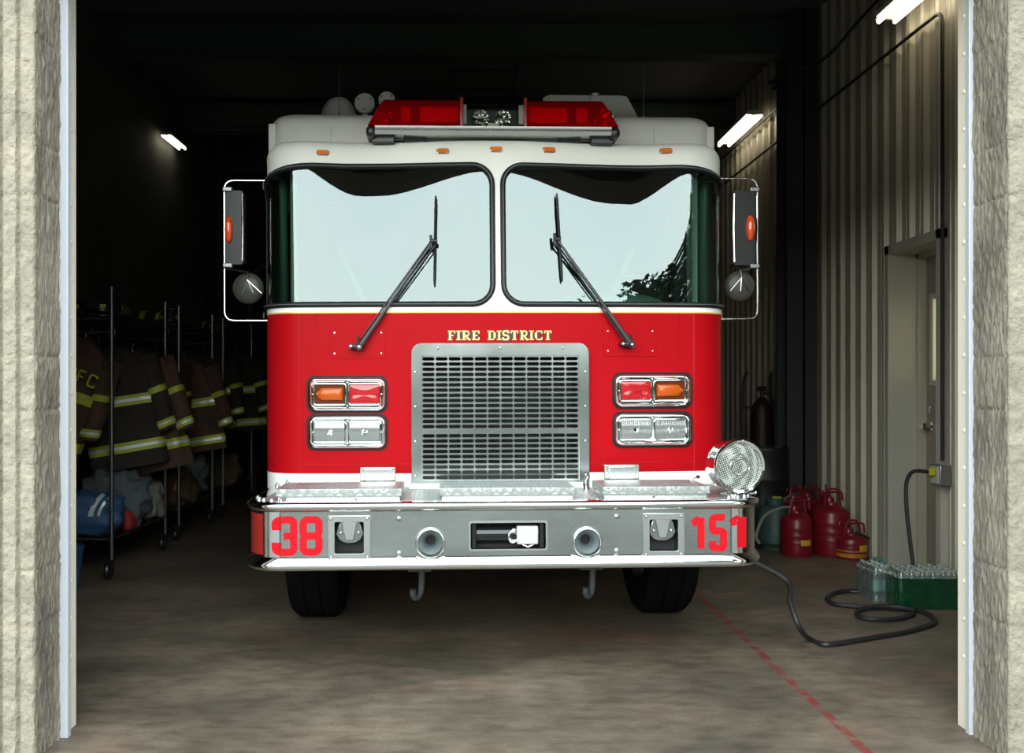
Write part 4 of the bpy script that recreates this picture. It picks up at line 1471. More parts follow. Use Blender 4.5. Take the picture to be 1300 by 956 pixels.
mb = MB()
mb.lathe([(.110, .012), (.085, .018), (.062, .018), (.060, .021), (.055, .021), (.052, .017), (.044, .017), (.041, .024), (.035, .024), (.032, .018), (.012, .020), (0, .021)], 48, mtx=sm)
mb.build('siren_screen', perforated(), so, smooth=30)
mb = MB()
for k_ in range(6):
    a = k_ * PI / 3
    mb.tube([sm @ Vector((.048 * math.cos(a + q), .048 * math.sin(a + q), .022)) for q in (-.35, -.1, .1, .35)], .004, 6)
mb.build('siren_emblem_ring', M['chrome_soft'], so)
mb = MB(); mb.lathe([(.055, 0), (.055, .012), (.03, .02), (.025, .05)], 20, mtx=Matrix.Translation((sx_ + .01, .14, .884)))
mb.tube([(sx_ - .08, .12, .90), (sx_, .12, .895), (sx_ + .10, .12, .90)], .010, 10)
mb.build('siren_mount', M['chrome'], truck)
# marker lights on the bumper's ends
for sg in (-1, 1):
    mb = MB(); x = sg * (BH + .012)
    mb.box(x - .014, x + .014, .26, .34, .665, .80)
    mb.build('bumper_marker_light', M['redlens'], truck, bevel=.011, bseg=3)

# hooks under the bumper
for px in (533, 750):
    x, z = T(px, 735, .25)
    mb = MB()
    mb.box(x - .055, x + .055, .22, .30, .52, .60)
    mb.tube(bez([(x + .012, .25, .56), (x + .010, .25, .49), (x + .008, .25, .44), (x, .24, .405), (x - .02, .22, .395), (x - .032, .205, .415), (x - .03, .20, .44)]), [.016] * 20 + [.015] * 29, 10)
    mb.build('lower_tow_hook', M['steel_dark'], truck)

# mirrors
for sg in (-1, 1):
    ym = .92
    X = lambda v: sg * v
    (xa, za) = T(286.5 if sg < 0 else 963, 228, ym); (_, zb) = T(286.5 if sg < 0 else 963, 406, ym)
    xo = abs(xa)
    mb = MB()
    path = fillet([(sg * 1.21, ym + .05, za + .005), (sg * 1.24, ym, za), (sg * xo, ym, za), (sg * xo, ym, zb), (sg * 1.24, ym, zb), (sg * 1.21, ym + .05, zb)], .055, 6)
    mb.tube(path, .0054, 10)
    mo = mb.build('mirror_arm', M['chrome'], truck)
    (m0, mz1) = T(311 if sg < 0 else 931.5, 241 if sg < 0 else 243, ym); (m1, mz0) = T(288 if sg < 0 else 960, 335 if sg < 0 else 338, ym)
    xi, xo2 = min(abs(m0), abs(m1)), max(abs(m0), abs(m1))
    xi = max(xi, 1.275)
    mb = MB(); mb.plate([(sg * a, b) for a, b in (rrect(xi, xo2, mz0, mz1, .02, 4) if sg > 0 else rrect(xi, xo2, mz0, mz1, .02, 4))] if sg > 0 else [(-a, b) for a, b in reversed(rrect(xi, xo2, mz0, mz1, .02, 4))], [], ym - .005, ym + .07)
    mh = mb.build('mirror_housing', mat('mirror_back', (.022, .022, .021), .3, .0, spec=.3), truck, bevel=.014, bseg=3)
    mb = MB(); mb.tube([(sg * (xi + .008), ym - .008, mz0 + .02), (sg * (xi + .004), ym - .008, (mz0 + mz1) / 2), (sg * (xi + .008), ym - .008, mz1 - .02)], .006, 8); mb.build('mirror_trim', M['chrome'], mh)
    mb = MB(); mb.plate([(q[0], q[1]) for q in ([(sg * a, b) for a, b in rrect(xi + .01, xo2 - .01, mz0 + .01, mz1 - .01, .015, 4)] if sg > 0 else [(-a, b) for a, b in reversed(rrect(xi + .01, xo2 - .01, mz0 + .01, mz1 - .01, .015, 4))])], [], ym + .070, ym + .073)
    mb.build('mirror_glass', M['chrome'], mh)
    (lx, lz) = T(292.5 if sg < 0 else 953, 291, ym)
    mb = MB(); lump(mb, lx, ym - .012, lz, .022, .026, .073, .85, 0, 1, 20); mb.build('mirror_signal', M['amber_red'] if 'amber_red' in M else M.setdefault('amber_red', mat('amber_red_lens', (.70, .07, .01), .15, coat=.5)), mh)
    mb = MB()
    for z in (mz1 + .005, mz0 - .005): mb.box(sg * (xo - .045), sg * (xo + .006), ym - .02, ym + .02, z - .012, z + .012)
    mb.build('mirror_clamp', M['conduit'], mo, bevel=.004)
    (cx, cz) = T(316 if sg < 0 else 941, 365 if sg < 0 else 364, ym)
    mb = MB(); mb.lathe([(0, -.02), (.055, -.016), (.082, -.002), (.086, .008), (.086, .02), (0, .02)], 30, mtx=Matrix.Translation((cx, ym, cz)) @ Matrix.Rotation(-PI / 2, 4, 'X'))
    co = mb.build('convex_mirror', mat('convex_mirror_back', (.05, .046, .038), .4, .0, spec=.3), truck, smooth=50)
    mb = MB()
    mb.tube([(cx, ym - .024, cz + .05), (cx + sg * -.01, ym - .03, cz + .085), (sg * (xo), ym, cz + .11)], .006, 8)
    for dx in (-.045, .015, .06): mb.tube([(cx, ym - .026, cz + .045), (cx + dx - sg * .02, ym - .022, cz - .03)], .003, 6)
    mb.build('mirror_bracket', M['chrome_soft'], co)
    # short chrome posts where the arm meets the cab
    mb = MB(); mb.cyl((sg * 1.285, ym, zb), (sg * 1.285, ym, zb + .05), .006, seg=8); mb.cyl((sg * 1.285, ym, za), (sg * 1.285, ym, za - .05), .006, seg=8)
    mb.build('mirror_post', M['chrome_soft'], mo)

# light bar
LY = .66
(bx0, bzb) = T(467, 172, LY); (bx1, _) = T(789, 172, LY); (_, bzt) = T(620, 126, LY + .03)
(_, bzm) = T(620, 160, LY)
zf = 2.745
ly0, ly1 = LY, LY + .32
bar_z0, bar_z1 = bzb + .0, bzm
mb = MB()
# aluminium base
prof = [(ly0 + .008, bar_z0 + .012), (ly0 - .004, bar_z0 + .03), (ly0 - .002, bar_z1), (ly1, bar_z1), (ly1, bar_z0 + .012)]
xa, xb = bx0 + .045, bx1 - .045
rows = [[Vector((x, y, z)) for y, z in prof + [prof[0]]] for x in (xa, xb)]
mb.grid(rows); mb.add([(xa, y, z) for y, z in prof], [tuple(range(5))]); mb.add([(xb, y, z) for y, z in prof], [tuple(reversed(range(5)))])
lb = mb.build('light_bar_base', M['chrome_soft'], truck, merge=True, smooth=30)
for x0, x1 in ((bx0 - .003, bx0 + .05), (bx1 - .05, bx1 + .003)):
    MB().box(x0, x1, ly0 - .004, ly1, bar_z0, bar_z1).build('bar_end_cap', M['blackmetal'], lb, bevel=.02, bseg=3)
MB().box(xa, xb, ly0 - .012, ly0 + .004, bar_z1 - .013, bar_z1 - .003).build('bar_trim', M['white'], lb, bevel=.002)
mb = MB()
for x in (bx0 + .085, bx1 - .085):
    mb.box(x - .06, x + .06, ly0 + .05, ly1 - .05, zf - .03, bar_z0 + .02)
for x in ((bx0 + bx1) / 2 - .42, (bx0 + bx1) / 2 + .42): mb.box(x - .06, x + .06, ly0 + .10, ly1 - .1, zf - .03, bar_z0 + .02)
mb.build('bar_foot', M['blackmetal'], lb, bevel=.004)
mb = MB(); mb.box(xa + .1, xb - .1, ly0 + .12, ly1 - .12, zf + .0, bar_z0 + .016); mb.build('bar_cradle', M['conduit'], lb)
mxl, _ = T(588, 150, LY); mxr, _ = T(669, 150, LY)


def cover(x0, x1, slope0, slope1, m, name):
    """hollow lens cover: front wall leaning back, rounded edge, roof"""
    mb = MB()
    H = bzt - bar_z1
    pr = [(ly0 - .004, 0), (ly0 + .000, H * .25), (ly0 + .012, H * .72), (ly0 + .026, H * .92), (ly0 + .05, H), (ly1 - .04, H), (ly1, H * .75), (ly1, 0)]
    n = 12; rows = []
    for i in range(n + 1):
        u = i / n
        rows.append([Vector((x0 + slope0 * (z / H) + (x1 - slope1 * (z / H) - x0 - slope0 * (z / H)) * u, y, bar_z1 + z)) for y, z in pr])
    mb.grid(rows)
    for row, fl in ((rows[0], 0), (rows[-1], 1)):
        ids = tuple(range(len(row)))
        mb.add(row, [ids if not fl else tuple(reversed(ids))])
    return mb.build(name, m, lb, smooth=50, merge=True)


cover(bx0 + .008, mxl, .085, 0, M['dome_red'], 'red_cover')
cover(mxr, bx1 - .008, 0, .085, M['dome_red'], 'red_cover')
cover(mxl, mxr, 0, 0, M['dome_clear'], 'clear_cover')
mb = MB()
H = bzt - bar_z1
for x in (mxl, mxr):
    mb.box(x - .010, x + .010, ly0 - .006, ly1, bar_z1 - .006, bzt + .001)
mb.build('cover_divider', M['divider_red'] if 'divider_red' in M else M.setdefault('divider_red', mat('divider_red', (.20, .008, .01), .2, coat=.4)), lb, bevel=.004)
# lamps in the bar: reflectors, rotators
mb = MB()
zr0, zr1 = bar_z1 + .035, bzt - .035
for a, b in ((535, 583), (673, 722)):
    x0, _ = T(a, 150, LY + .06); x1, _ = T(b, 150, LY + .06)
    mb.box(x0, x1, ly0 + .055, ly0 + .06, zr0, zr1)
for a, b in ((511, 523), (733, 748)):
    x0, _ = T(a, 150, LY + .06); x1, _ = T(b, 150, LY + .06)
    mb.box(x0, x1, ly0 + .055, ly0 + .06, zr0, zr1)
mb.build('flash_panel', mat('flash_reflector', (.95, .93, .92), .35, .0), lb)
mb = MB()
for px in (492, 766):
    x, _ = T(px, 150, LY + .1)
    mb.lathe([(0, 0), (.035, .004), (.058, .02), (.064, .035), (0, .04)], 26, mtx=Matrix.Translation((x, ly0 + .05, bar_z1 + .068)) @ Matrix.Rotation(-PI / 2, 4, 'X'))
mb.build('rotator', M['reflector'], lb)
mb = MB()
for a, b in ((525, 532), (724, 731), (583, 587), (670, 673), (500, 511), (749, 756)):
    x0, _ = T(a, 150, LY + .06); x1, _ = T(b, 150, LY + .06)
    mb.box(x0, x1, ly0 + .05, ly0 + .1, bar_z1, bzt - .012)
mb.box(bx0 + .1, bx1 - .1, ly0 + .14, ly0 + .15, bar_z1, bzt - .01)
mb.build('bar_inner_frame', M['blackmetal'], lb)
mb = MB()
for px, w in ((592, .018), (663, .022)):
    x, _ = T(px, 150, LY + .05); mb.box(x - w / 2, x + w / 2, ly0 + .03, ly0 + .05, bar_z1 + .02, bzt - .03)
mb.box((bx0 + bx1) / 2 - .03, (bx0 + bx1) / 2 + .03, ly0 + .03, ly0 + .05, bar_z1, bar_z1 + .025)
mb.build('white_post', M['fixture'], lb)
mb = MB()
for px, r in ((612, .045), (640, .045)):
    x, _ = T(px, 150, LY + .1)
    mb.lathe([(0, -.01), (.012, -.02), (.016, .0), (.03, .012), (r, .0), (r + .004, .02)], 24, mtx=Matrix.Translation((x, ly0 + .09, bar_z1 + .07)) @ Matrix.Rotation(-PI / 2, 4, 'X'))
mb.build('clear_lamp', M['reflector'], lb)

# chassis, axle, wheels, body behind
mb = MB()
for x in (-.43, .43): mb.box(x - .05, x + .05, .06, 8.6, .60, .84)
mb.box(-1.0, 1.0, .06, .12, .59, .86)
mb.cyl((-.95, 1.50, .50), (.95, 1.50, .50), .07, seg=14)
mb.box(-.35, .35, .9, 2.1, .45, .95)
mb.box(-.42, -.28, 1.1, 1.9, .40, .52); mb.box(.28, .42, 1.1, 1.9, .40, .52)
mb.build('chassis', M['chassis'], truck)
mb = MB(); lump(mb, -.32, .62, .56, .09, .10, .06, .9, 0, 1, 18); lump(mb, -.14, .66, .56, .09, .10, .05, .9, 0, 1, 18)
mb.build('air_tank', M['pipe'], truck)
mb = MB()
for sg in (-1, 1):
    mb.box(sg * .80, sg * 1.22, .98, 1.02, .60, 1.02)
mb.box(-1.2, 1.2, 1.9, 8.6, .86, 1.0)
mb.build('wheel_housing', M['chassis'], truck)
wheel_proto = None
for (x, y, sg) in ((-1.045, 1.50, -1), (1.045, 1.50, 1), (-1.045, 6.4, -1), (1.045, 6.4, 1)):
    mtx = Matrix.Translation((x, y, .505)) @ Matrix.Rotation(sg * PI / 2, 4, 'Y')
    mb = MB()
    mb.lathe([(.30, -.13), (.40, -.148), (.47, -.145), (.497, -.115), (.505, -.10), (.505, -.052), (.492, -.048), (.492, -.040), (.505, -.036), (.505, .036), (.492, .040), (.492, .048), (.505, .052), (.505, .10), (.497, .115), (.47, .145), (.40, .148), (.30, .13)], 48, mtx=mtx)
    wo = mb.build('wheel', M['tyre'], truck, smooth=30)
    mb = MB(); mb.lathe([(.30, .13), (.285, .10), (.27, .03), (.16, .02), (.14, .06), (.10, .10), (.0, .11)], 32, mtx=mtx)
    mb.lathe([(.30, -.13), (.28, .0), (.27, .03)], 32, mtx=mtx)
    mb.build('rim', M['chrome_soft'], wo, smooth=40)
mb = MB(); mb.box(-1.235, 1.235, rear_y + .08, 8.9, .62, 2.55); mb.build('rear_body', M['red'], truck, bevel=.02)
mb = MB(); mb.box(-1.235, 1.235, rear_y + .08, 8.9, 2.55, 2.85); mb.build('hose_bed', M['white'], truck, bevel=.02)
for sg in (-1, 1):
    for i in range(4):
        y = rear_y + .35 + i * 1.2
        if 1.0 < abs(y + .45 - 6.4) or True:
            mb = MB(); mb.box(sg * 1.236, sg * 1.246, y, y + 1.0, 1.25, 2.45)
            for k_ in range(24): mb.box(sg * 1.246, sg * 1.249, y + .01, y + .99, 1.26 + k_ * .05, 1.30 + k_ * .05)
            mb.build('roll_up_door', M['chrome_soft'], truck, smooth=0)

# ------------------------------------------------------------------ RIGHT SIDE THINGS
# fluorescent fixtures on the walls
def fixture(name_label, loc, length, side):
    t = thing('fluorescent_light', name_label, 'light', loc, (0, 0, 0), 'twin tube wall lights')
    MB().box(-.09, .09, -length / 2, length / 2, .03, .07).build('housing', M['fixture'], t, bevel=.006)
    for dx in (-.06, .06):
        mb = MB(); mb.cyl((dx, -length / 2, 0), (dx, length / 2, 0), .017, seg=14)
        mb.build('tube', M['tube_light'], t)
    for y in (-length / 2 + .01, length / 2 - .01): MB().box(-.085, .085, y - .012, y + .012, .014, .05).build('lamp_holder', M['fixture'], t)
    mb = MB()
    for y in (-length / 3, length / 3): mb.tube([(0, y, .07), (side * .06, y, .09), (side * .10, y, .09)], .012, 8)
    mb.build('bracket', M['pipe'], t)
    return t


q = R(1125, 28, 6.75)
fixture('twin tube light at top right, near the ribbed metal wall, closest to the doorway', (q.x, q.y - .62, q.z), 1.22, 1)
q = R(938, 167, 10.4)
fixture('twin tube light above and right of the white cab roof', (q.x, q.y, q.z), 1.22, 1)
q = R(221, 181, 10.6)
fixture('twin tube light glowing on the dark left wall above the coat racks', (q.x, q.y, q.z), .75, -1).scale = (.62, .8, .62)

# pipes along the right wall
mb = MB()
zp = 3.97
mb.tube(fillet([(RW - .07, 6.17, .90), (RW - .07, 6.17, zp), (RW - .07, 8.49, zp)], .10, 6), .013, 10)
tag(mb.build('conduit_pipe', M['pipe']), 'dark pipe running along the ribbed wall below the lights, then down beside the door', 'pipe')
mb = MB(); mb.cyl((RW - .07, 8.81, zp), (RW - .07, 12.5, zp), .013, seg=10)
tag(mb.build('conduit_pipe', M['pipe']), 'dark pipe on the far ribbed wall beyond the black column', 'pipe')
mb = MB(); mb.tube(bez([(RW - .09, 6.9, 4.45), (RW - .10, 7.5, 4.40), (RW - .10, 8.2, 4.36), (RW - .39, 8.5, 4.30), (RW - .39, 8.8, 4.30), (RW - .1, 9.1, 4.33), (RW - .09, 10.5, 4.30), (RW - .09, 12.4, 4.30)]), .012, 8)
tag(mb.build('wall_cable', M['pipe']), 'upper dark cable strung along the ribbed wall behind the lights', 'cable')

# outlet box with cord
bxp = R(1208, 603, 6.15)
t = thing('outlet_box', 'grey metal outlet box on the ribbed wall beside the door', 'outlet box', (RW - .045, 6.17, bxp.z))
MB().box(-.075, 0, -.065, .065, -.07, .07).build('box', M['conduit'], t, bevel=.006)
MB().box(-.080, -.075, -.055, .055, -.06, .06).build('cover_plate', M['siding_trim'], t, bevel=.003)
mb = MB().box(-.12, -.08, -.02, .02, -.005, .045); mb.build('plug', M['lantern'], t, bevel=.006)
zb_ = bxp.z
pts = [(RW - .17, 6.17, zb_ + .02), (RW - .27, 6.17, zb_ + .02), (RW - .33, 6.14, zb_ - .06), (RW - .345, 6.1, zb_ - .25), (RW - .335, 6.06, zb_ - .5), (RW - .33, 6.02, .10), (RW - .36, 5.98, .02), (RW - .5, 6.05, .014), (RW - .75, 6.18, .013)]
mb = MB(); mb.tube(bez(pts, 8), .013, 10)
tag(mb.build('power_cord', M['cord']), 'black cord looping down from the outlet box to the floor behind the bottles', 'cord')

# air hose on the floor
def fl(px, py, z=.016):
    p = F(px, py); p.z = z; return p
hose = []
p0 = Vector((1.40, 5.15, .62))
hp = [p0, Vector((1.44, 5.05, .50)), R(996, 735, 4.98), R(1003, 765, 4.85), R(1015, 797, 4.78)]
hp += [fl(1028, 815), fl(1048, 822), fl(1080, 818), fl(1115, 812), fl(1150, 806), fl(1180, 797), fl(1187, 792), fl(1178, 783), fl(1155, 777), fl(1120, 775), fl(1085, 773), fl(1060, 770), fl(1050, 763), fl(1062, 755), fl(1085, 753), fl(1108, 754)]
mb = MB(); mb.tube(bez(hp, 7), .0145, 10)
tag(mb.build('air_hose', M['cord']), 'long black hose dropping from beside the bumper and snaking over the concrete', 'hose')
hp = [fl(1160, 783, .017), fl(1140, 789, .018), fl(1110, 790, .018), fl(1090, 786, .018), fl(1090, 779, .018), fl(1110, 776, .030), fl(1140, 777, .030), fl(1162, 781, .030)]
mb = MB(); mb.tube(bez(hp, 7), .0145, 10)
tag(mb.build('hose_coil', M['cord']), 'small closed loop of black hose lying inside the bend of the longer hose', 'hose')

# bottle packs
def bottle_pack(label, loc, rz, nx, ny, sp, hgt, green):
    t = thing('bottle_pack', label, 'bottle pack', loc, (0, 0, rz), 'shrink-wrapped bottle packs')
    r = sp * .485
    proto = None
    for i in range(nx):
        for j in range(ny):
            x, y = (i - (nx - 1) / 2) * sp, (j - (ny - 1) / 2) * sp
            if proto is None:
                mb = MB(); mb.lathe([(0, .006), (r * .8, .0), (r, .012), (r, hgt * .38), (r * .93, hgt * .42), (r, hgt * .46), (r, hgt * .70), (r * .90, hgt * .82), (r * .66, hgt * .92), (.015, hgt * .965), (.013, hgt * .97)], 16)
                b = mb.build('bottle', M['bottle_clear'] if not green else M['bottle_mix'], t)
                mb = MB(); mb.lathe([(.0135, hgt * .965), (.0135, hgt), (0, hgt)], 12); c = mb.build('cap', M['cap'], b)
                mb = MB(); mb.lathe([(r + .0005, hgt * .30), (r + .0005, hgt * .62)], 16); lb_ = mb.build('bottle_label', M['bottle_label'] if not green else M['bottle_green'], b)
                b.location = (x, y, 0)
                proto = (b, c, lb_)
            else:
                b = proto[0].copy(); COL.objects.link(b); b.location = (x, y, 0); b.parent = t
                for ch in proto[1:]:
                    d = ch.copy(); COL.objects.link(d); d.parent = b
    X, Y = nx * sp / 2 + .003, ny * sp / 2 + .003
    # printed or clear film
    def film(z0, z1, m, nm, k=1.0):
        mb = MB(); rows = []
        base = rrect(-X, X, -Y, Y, r, 5)
        # subdivide the outline so the film can pucker between bottles
        dense = []
        for i in range(len(base)):
            a, b2 = Vector(base[i]), Vector(base[(i + 1) % len(base)])
            n = max(1, int((b2 - a).length / .012))
            dense += [a.lerp(b2, q / n) for q in range(n)]
        for i in range(9):
            z = z0 + (z1 - z0) * i / 8
            row = []
            for p in dense:
                pu = .0035 * abs(math.sin(PI * p.x / sp)) * (abs(p.y) > Y * .9) + .0035 * abs(math.sin(PI * p.y / sp)) * (abs(p.x) > X * .9)
                w_ = noise.noise(Vector((p.x * 16, p.y * 16, z * 20))) * .004
                c_ = 1 - (pu + w_) / max(X, Y)
                row.append(Vector((p.x * c_ * k, p.y * c_ * k, z)))
            rows.append(row)
        mb.grid(rows, close_u=True)
        return mb.build(nm, m, t, smooth=60)
    if green:
        film(.0, hgt * .80, M['film_green'], 'printed_film')
    film(hgt * .80 if green else .002, hgt * .90, M['film'], 'clear_film', 1.0 if green else 1.006)
    # top film stretched over the caps
    mb = MB(); rows = []
    n1, n2 = nx * 4, ny * 4
    for i in range(n1 + 1):
        row = []
        for j in range(n2 + 1):
            x, y = -X + 2 * X * i / n1, -Y + 2 * Y * j / n2
            cc = abs(math.cos(PI * (x / sp - (nx - 1) / 2))) * abs(math.cos(PI * (y / sp - (ny - 1) / 2)))
            ed = max(abs(x) / X, abs(y) / Y)
            z = hgt * (.90 + .10 * cc ** 1.5) - (.12 * hgt if ed > .97 else 0) + .003
            row.append(Vector((x, y, z)))
        rows.append(row)
    mb.grid(rows); mb.build('top_film', M['film'], t, smooth=60)
    return t


M['bottle_mix'] = window_glass('greenish_bottle', .10, (.30, .55, .42), (.9, .95, .95))
c0 = F(1186, 776)
bottle_pack('large pack of bottles in dark green printed film beside the right door jamb', (c0.x + .0, c0.y + .17, 0), math.radians(-2), 6, 4, .066, .245, True)
c1 = F(1125, 768)
bottle_pack('small pack of clear bottles in plain film, left of the green pack', (c1.x + .01, c1.y + .20, 0), math.radians(2), 2, 4, .066, .235, False)

# gas cans
def gas_can(label, loc, r, h, band, rz=0.0, spout='hose', cat='gas can'):
    t = thing('safety_gas_can', label, cat, loc, (0, 0, rz), 'red metal gas cans')
    mb = MB()
    prof = [(0, .0), (r * .96, .0), (r, .012), (r, h * .30)]
    for z in (.32, .50, .68):
        prof += [(r, h * z - .012), (r + .004, h * z), (r, h * z + .012)]
    prof += [(r, h * .86), (r * .97, h * .90), (r * .75, h * .97), (r * .36, h * 1.03), (r * .34, h * 1.08), (0, h * 1.08)]
    mb.lathe(prof, 36)
    mb.build('can_body', M['can_red'], t, smooth=40)
    if band:
        mb = MB(); mb.lathe([(r + .0015, .02), (r + .0015, h * .42)], 36); mb.build('yellow_band', M['can_band'], t)
    mb = MB(); n = 8
    a0 = -PI / 2 - rz + .55 if band else -PI / 2 - rz + .25
    ww, z0_, z1_ = (.42, h * .40, h * .66) if band else (.35, h * .28, h * .42)
    mb.grid([[((r + .006) * math.cos(a0 - ww + 2 * ww * i / n), (r + .006) * math.sin(a0 - ww + 2 * ww * i / n), z) for i in range(n + 1)] for z in (z0_, z1_)])
    mb.build('label', M['label'], t)
    mb = MB()
    zt = h * 1.08
    mb.lathe([(.034, zt - .02), (.038, zt), (.038, zt + .03), (.028, zt + .045), (0, zt + .05)], 20, mtx=Matrix.Translation((-.02, 0, 0)))
    mb.tube(fillet([(-.02, 0, zt + .03), (-.05, 0, zt + .08), (.10, 0, zt + .085), (.11, 0, zt + .01)], .02), .009, 8)
    mb.tube([(-.05, 0, zt + .07), (-.09, 0, zt + .10), (-.10, .0, zt + .07)], .008, 8)
    mb.build('cap_and_trigger', M['can_red'], t)
    mb = MB(); mb.tube(fillet([(-r * .5, 0, h * .98), (-r * .3, 0, zt + .11), (r * .45, 0, zt + .11), (r * .65, 0, h * .95)], .04), .0085, 10)
    mb.build('handle', M['can_red'], t)
    if spout == 'rod':
        mb = MB(); mb.tube([(.03, 0, zt + .01), (r * .9, -.02, zt - .02), (r * 1.75, -.05, zt * .62)], [.012, .010, .008], 8); mb.build('spout', M['blackmetal'], t)
    elif spout == 'hose':
        mb = MB(); mb.tube(bez([(-.04, 0, zt + .03), (-.15, -.05, zt + .03), (-.30, -.10, zt - .03), (-.38, -.14, h * .55), (-.36, -.16, h * .35)]), .012, 8); mb.build('spout_hose', M['hose_grey'], t)
    return t


p = F(1064, 708); gas_can('tall red gas can standing behind the small yellow-banded one', (p.x, p.y + .14, 0), .148, .405, False, .3, None)
p = F(1094, 712); gas_can('small squat red gas can with a yellow band, nearest the camera', (p.x - .035, p.y + .12, 0), .122, .185, True, 0, 'rod')
gas_can('red gas can half hidden between the front left can and the tallest can', (2.86, 8.05, 0), .135, .37, False, .5)
gas_can('red gas can deepest in the row, close to the black column', (3.07, 8.27, 0), .13, .36, True, .2)
p = F(1086, 700); gas_can('red gas can pushed against the ribbed wall behind the small banded one', (3.08, 7.90, 0), .126, .40, False, 1.2, None)
p = F(1012, 680); gas_can('red gas can with yellow label and grey hose at the left front of the row', (2.70, 7.55, 0), .128, .34, False, .0)
# teal tank
tp = F(990, 676)
t = thing('propane_tank', 'dull teal gas tank beside the bumper end and the black drum', 'tank', (2.62, 7.86, 0))
mb = MB(); mb.lathe([(0, .02), (.12, .02), (.155, .06), (.155, .30), (.12, .36), (.04, .39), (0, .39)], 30); mb.build('tank_body', M['teal'], t)
mb = MB(); mb.lathe([(.075, .37), (.075, .44), (.07, .44), (.07, .37)], 24); mb.build('collar', M['teal'], t)
mb = MB(); mb.cyl((0, 0, .40), (0, 0, .45), .025); mb.cyl((.0, 0, .43), (.05, -.02, .44), .012); mb.build('valve', M['lantern'], t)
mb = MB(); mb.lathe([(.11, 0), (.11, .04), (.105, .04), (.105, 0)], 24); mb.build('foot_ring', M['teal'], t)
# black drum, with dark red pump unit on it
dp = F(990, 668)
t = thing('black_drum', 'tall black drum in the shade behind the siren speaker', 'drum', (2.70, 8.40, 0), (0, 0, 0))
mb = MB(); prof = [(0, 0), (.22, 0), (.225, .02)]
for z in (.27, .55): prof += [(.22, z - .02), (.228, z), (.22, z + .02)]
prof += [(.22, .80), (.227, .82), (.22, .84), (.21, .82), (0, .82)]
mb.lathe(prof, 36); mb.build('drum_body', M['drum'], t, smooth=40)
MB().cyl((.13, 0, .82), (.13, 0, .85), .04).build('bung', M['steel_dark'], t); MB().cyl((-.12, .1, .82), (-.12, .1, .845), .025).build('bung', M['steel_dark'], t)
ex = R(968, 520, 9.4)
t = thing('hand_truck', 'dark two-wheeled cart holding a cylinder in the shade against the far ribbed wall', 'cart', (ex.x - .03, 9.35, 0))
mb = MB()
for x in (-.16, .16): mb.tube(bez([(x, .12, .1), (x, .13, 1.0), (x * .9, .14, 1.42), (x * .8, .05, 1.55)]), .014, 8)
for z in (.3, .75, 1.18): mb.tube([(-.16, .125, z), (.16, .125, z)], .011, 8)
mb.box(-.2, .2, -.12, .13, .03, .045)
mb.build('cart_frame', M['steel_dark'], t)
for x in (-.20, .20):
    mb = MB(); mb.lathe([(.03, -.03), (.10, -.025), (.12, 0), (.10, .025), (.03, .03)], 24, mtx=Matrix.Translation((x, .16, .12)) @ Matrix.Rotation(PI / 2, 4, 'Y')); mb.build('wheel', M['tyre'], t)
t = thing('welding_cylinder', 'dark red gas cylinder strapped upright on the two-wheeled cart', 'gas cylinder', (ex.x - .03, 9.33, .046))
mb = MB(); mb.lathe([(0, 0), (.11, 0), (.115, .02), (.115, 1.05), (.10, 1.15), (.05, 1.22), (.03, 1.24)], 28); mb.build('cylinder_body', mat('dark_maroon', (.025, .007, .007), .5), t)
mb = MB(); mb.cyl((0, 0, 1.24), (0, 0, 1.33), .02); mb.cyl((0, 0, 1.28), (.07, 0, 1.28), .014); mb.cyl((-.04, 0, 1.33), (.04, 0, 1.33), .025, seg=12); mb.build('valve', M['pipe'], t)
mb = MB(); mb.tube(bez([(.07, -.02, 1.28), (.12, -.10, 1.1), (.14, -.13, .8), (.13, -.14, .4), (.12, -.13, .15)]), .008, 8); mb.build('gas_hose', M['cord'], t)

# a crumpled teal wrapper by the small can
mb = MB(); p = F(1118, 716)
lump(mb, p.x, p.y, .024, .055, .04, .026, .8, .04, 30, 18)
tag(mb.build('crumpled_wrapper', M['bottle_label']), 'crumpled teal plastic wrapper on the floor beside the small gas can', 'wrapper')

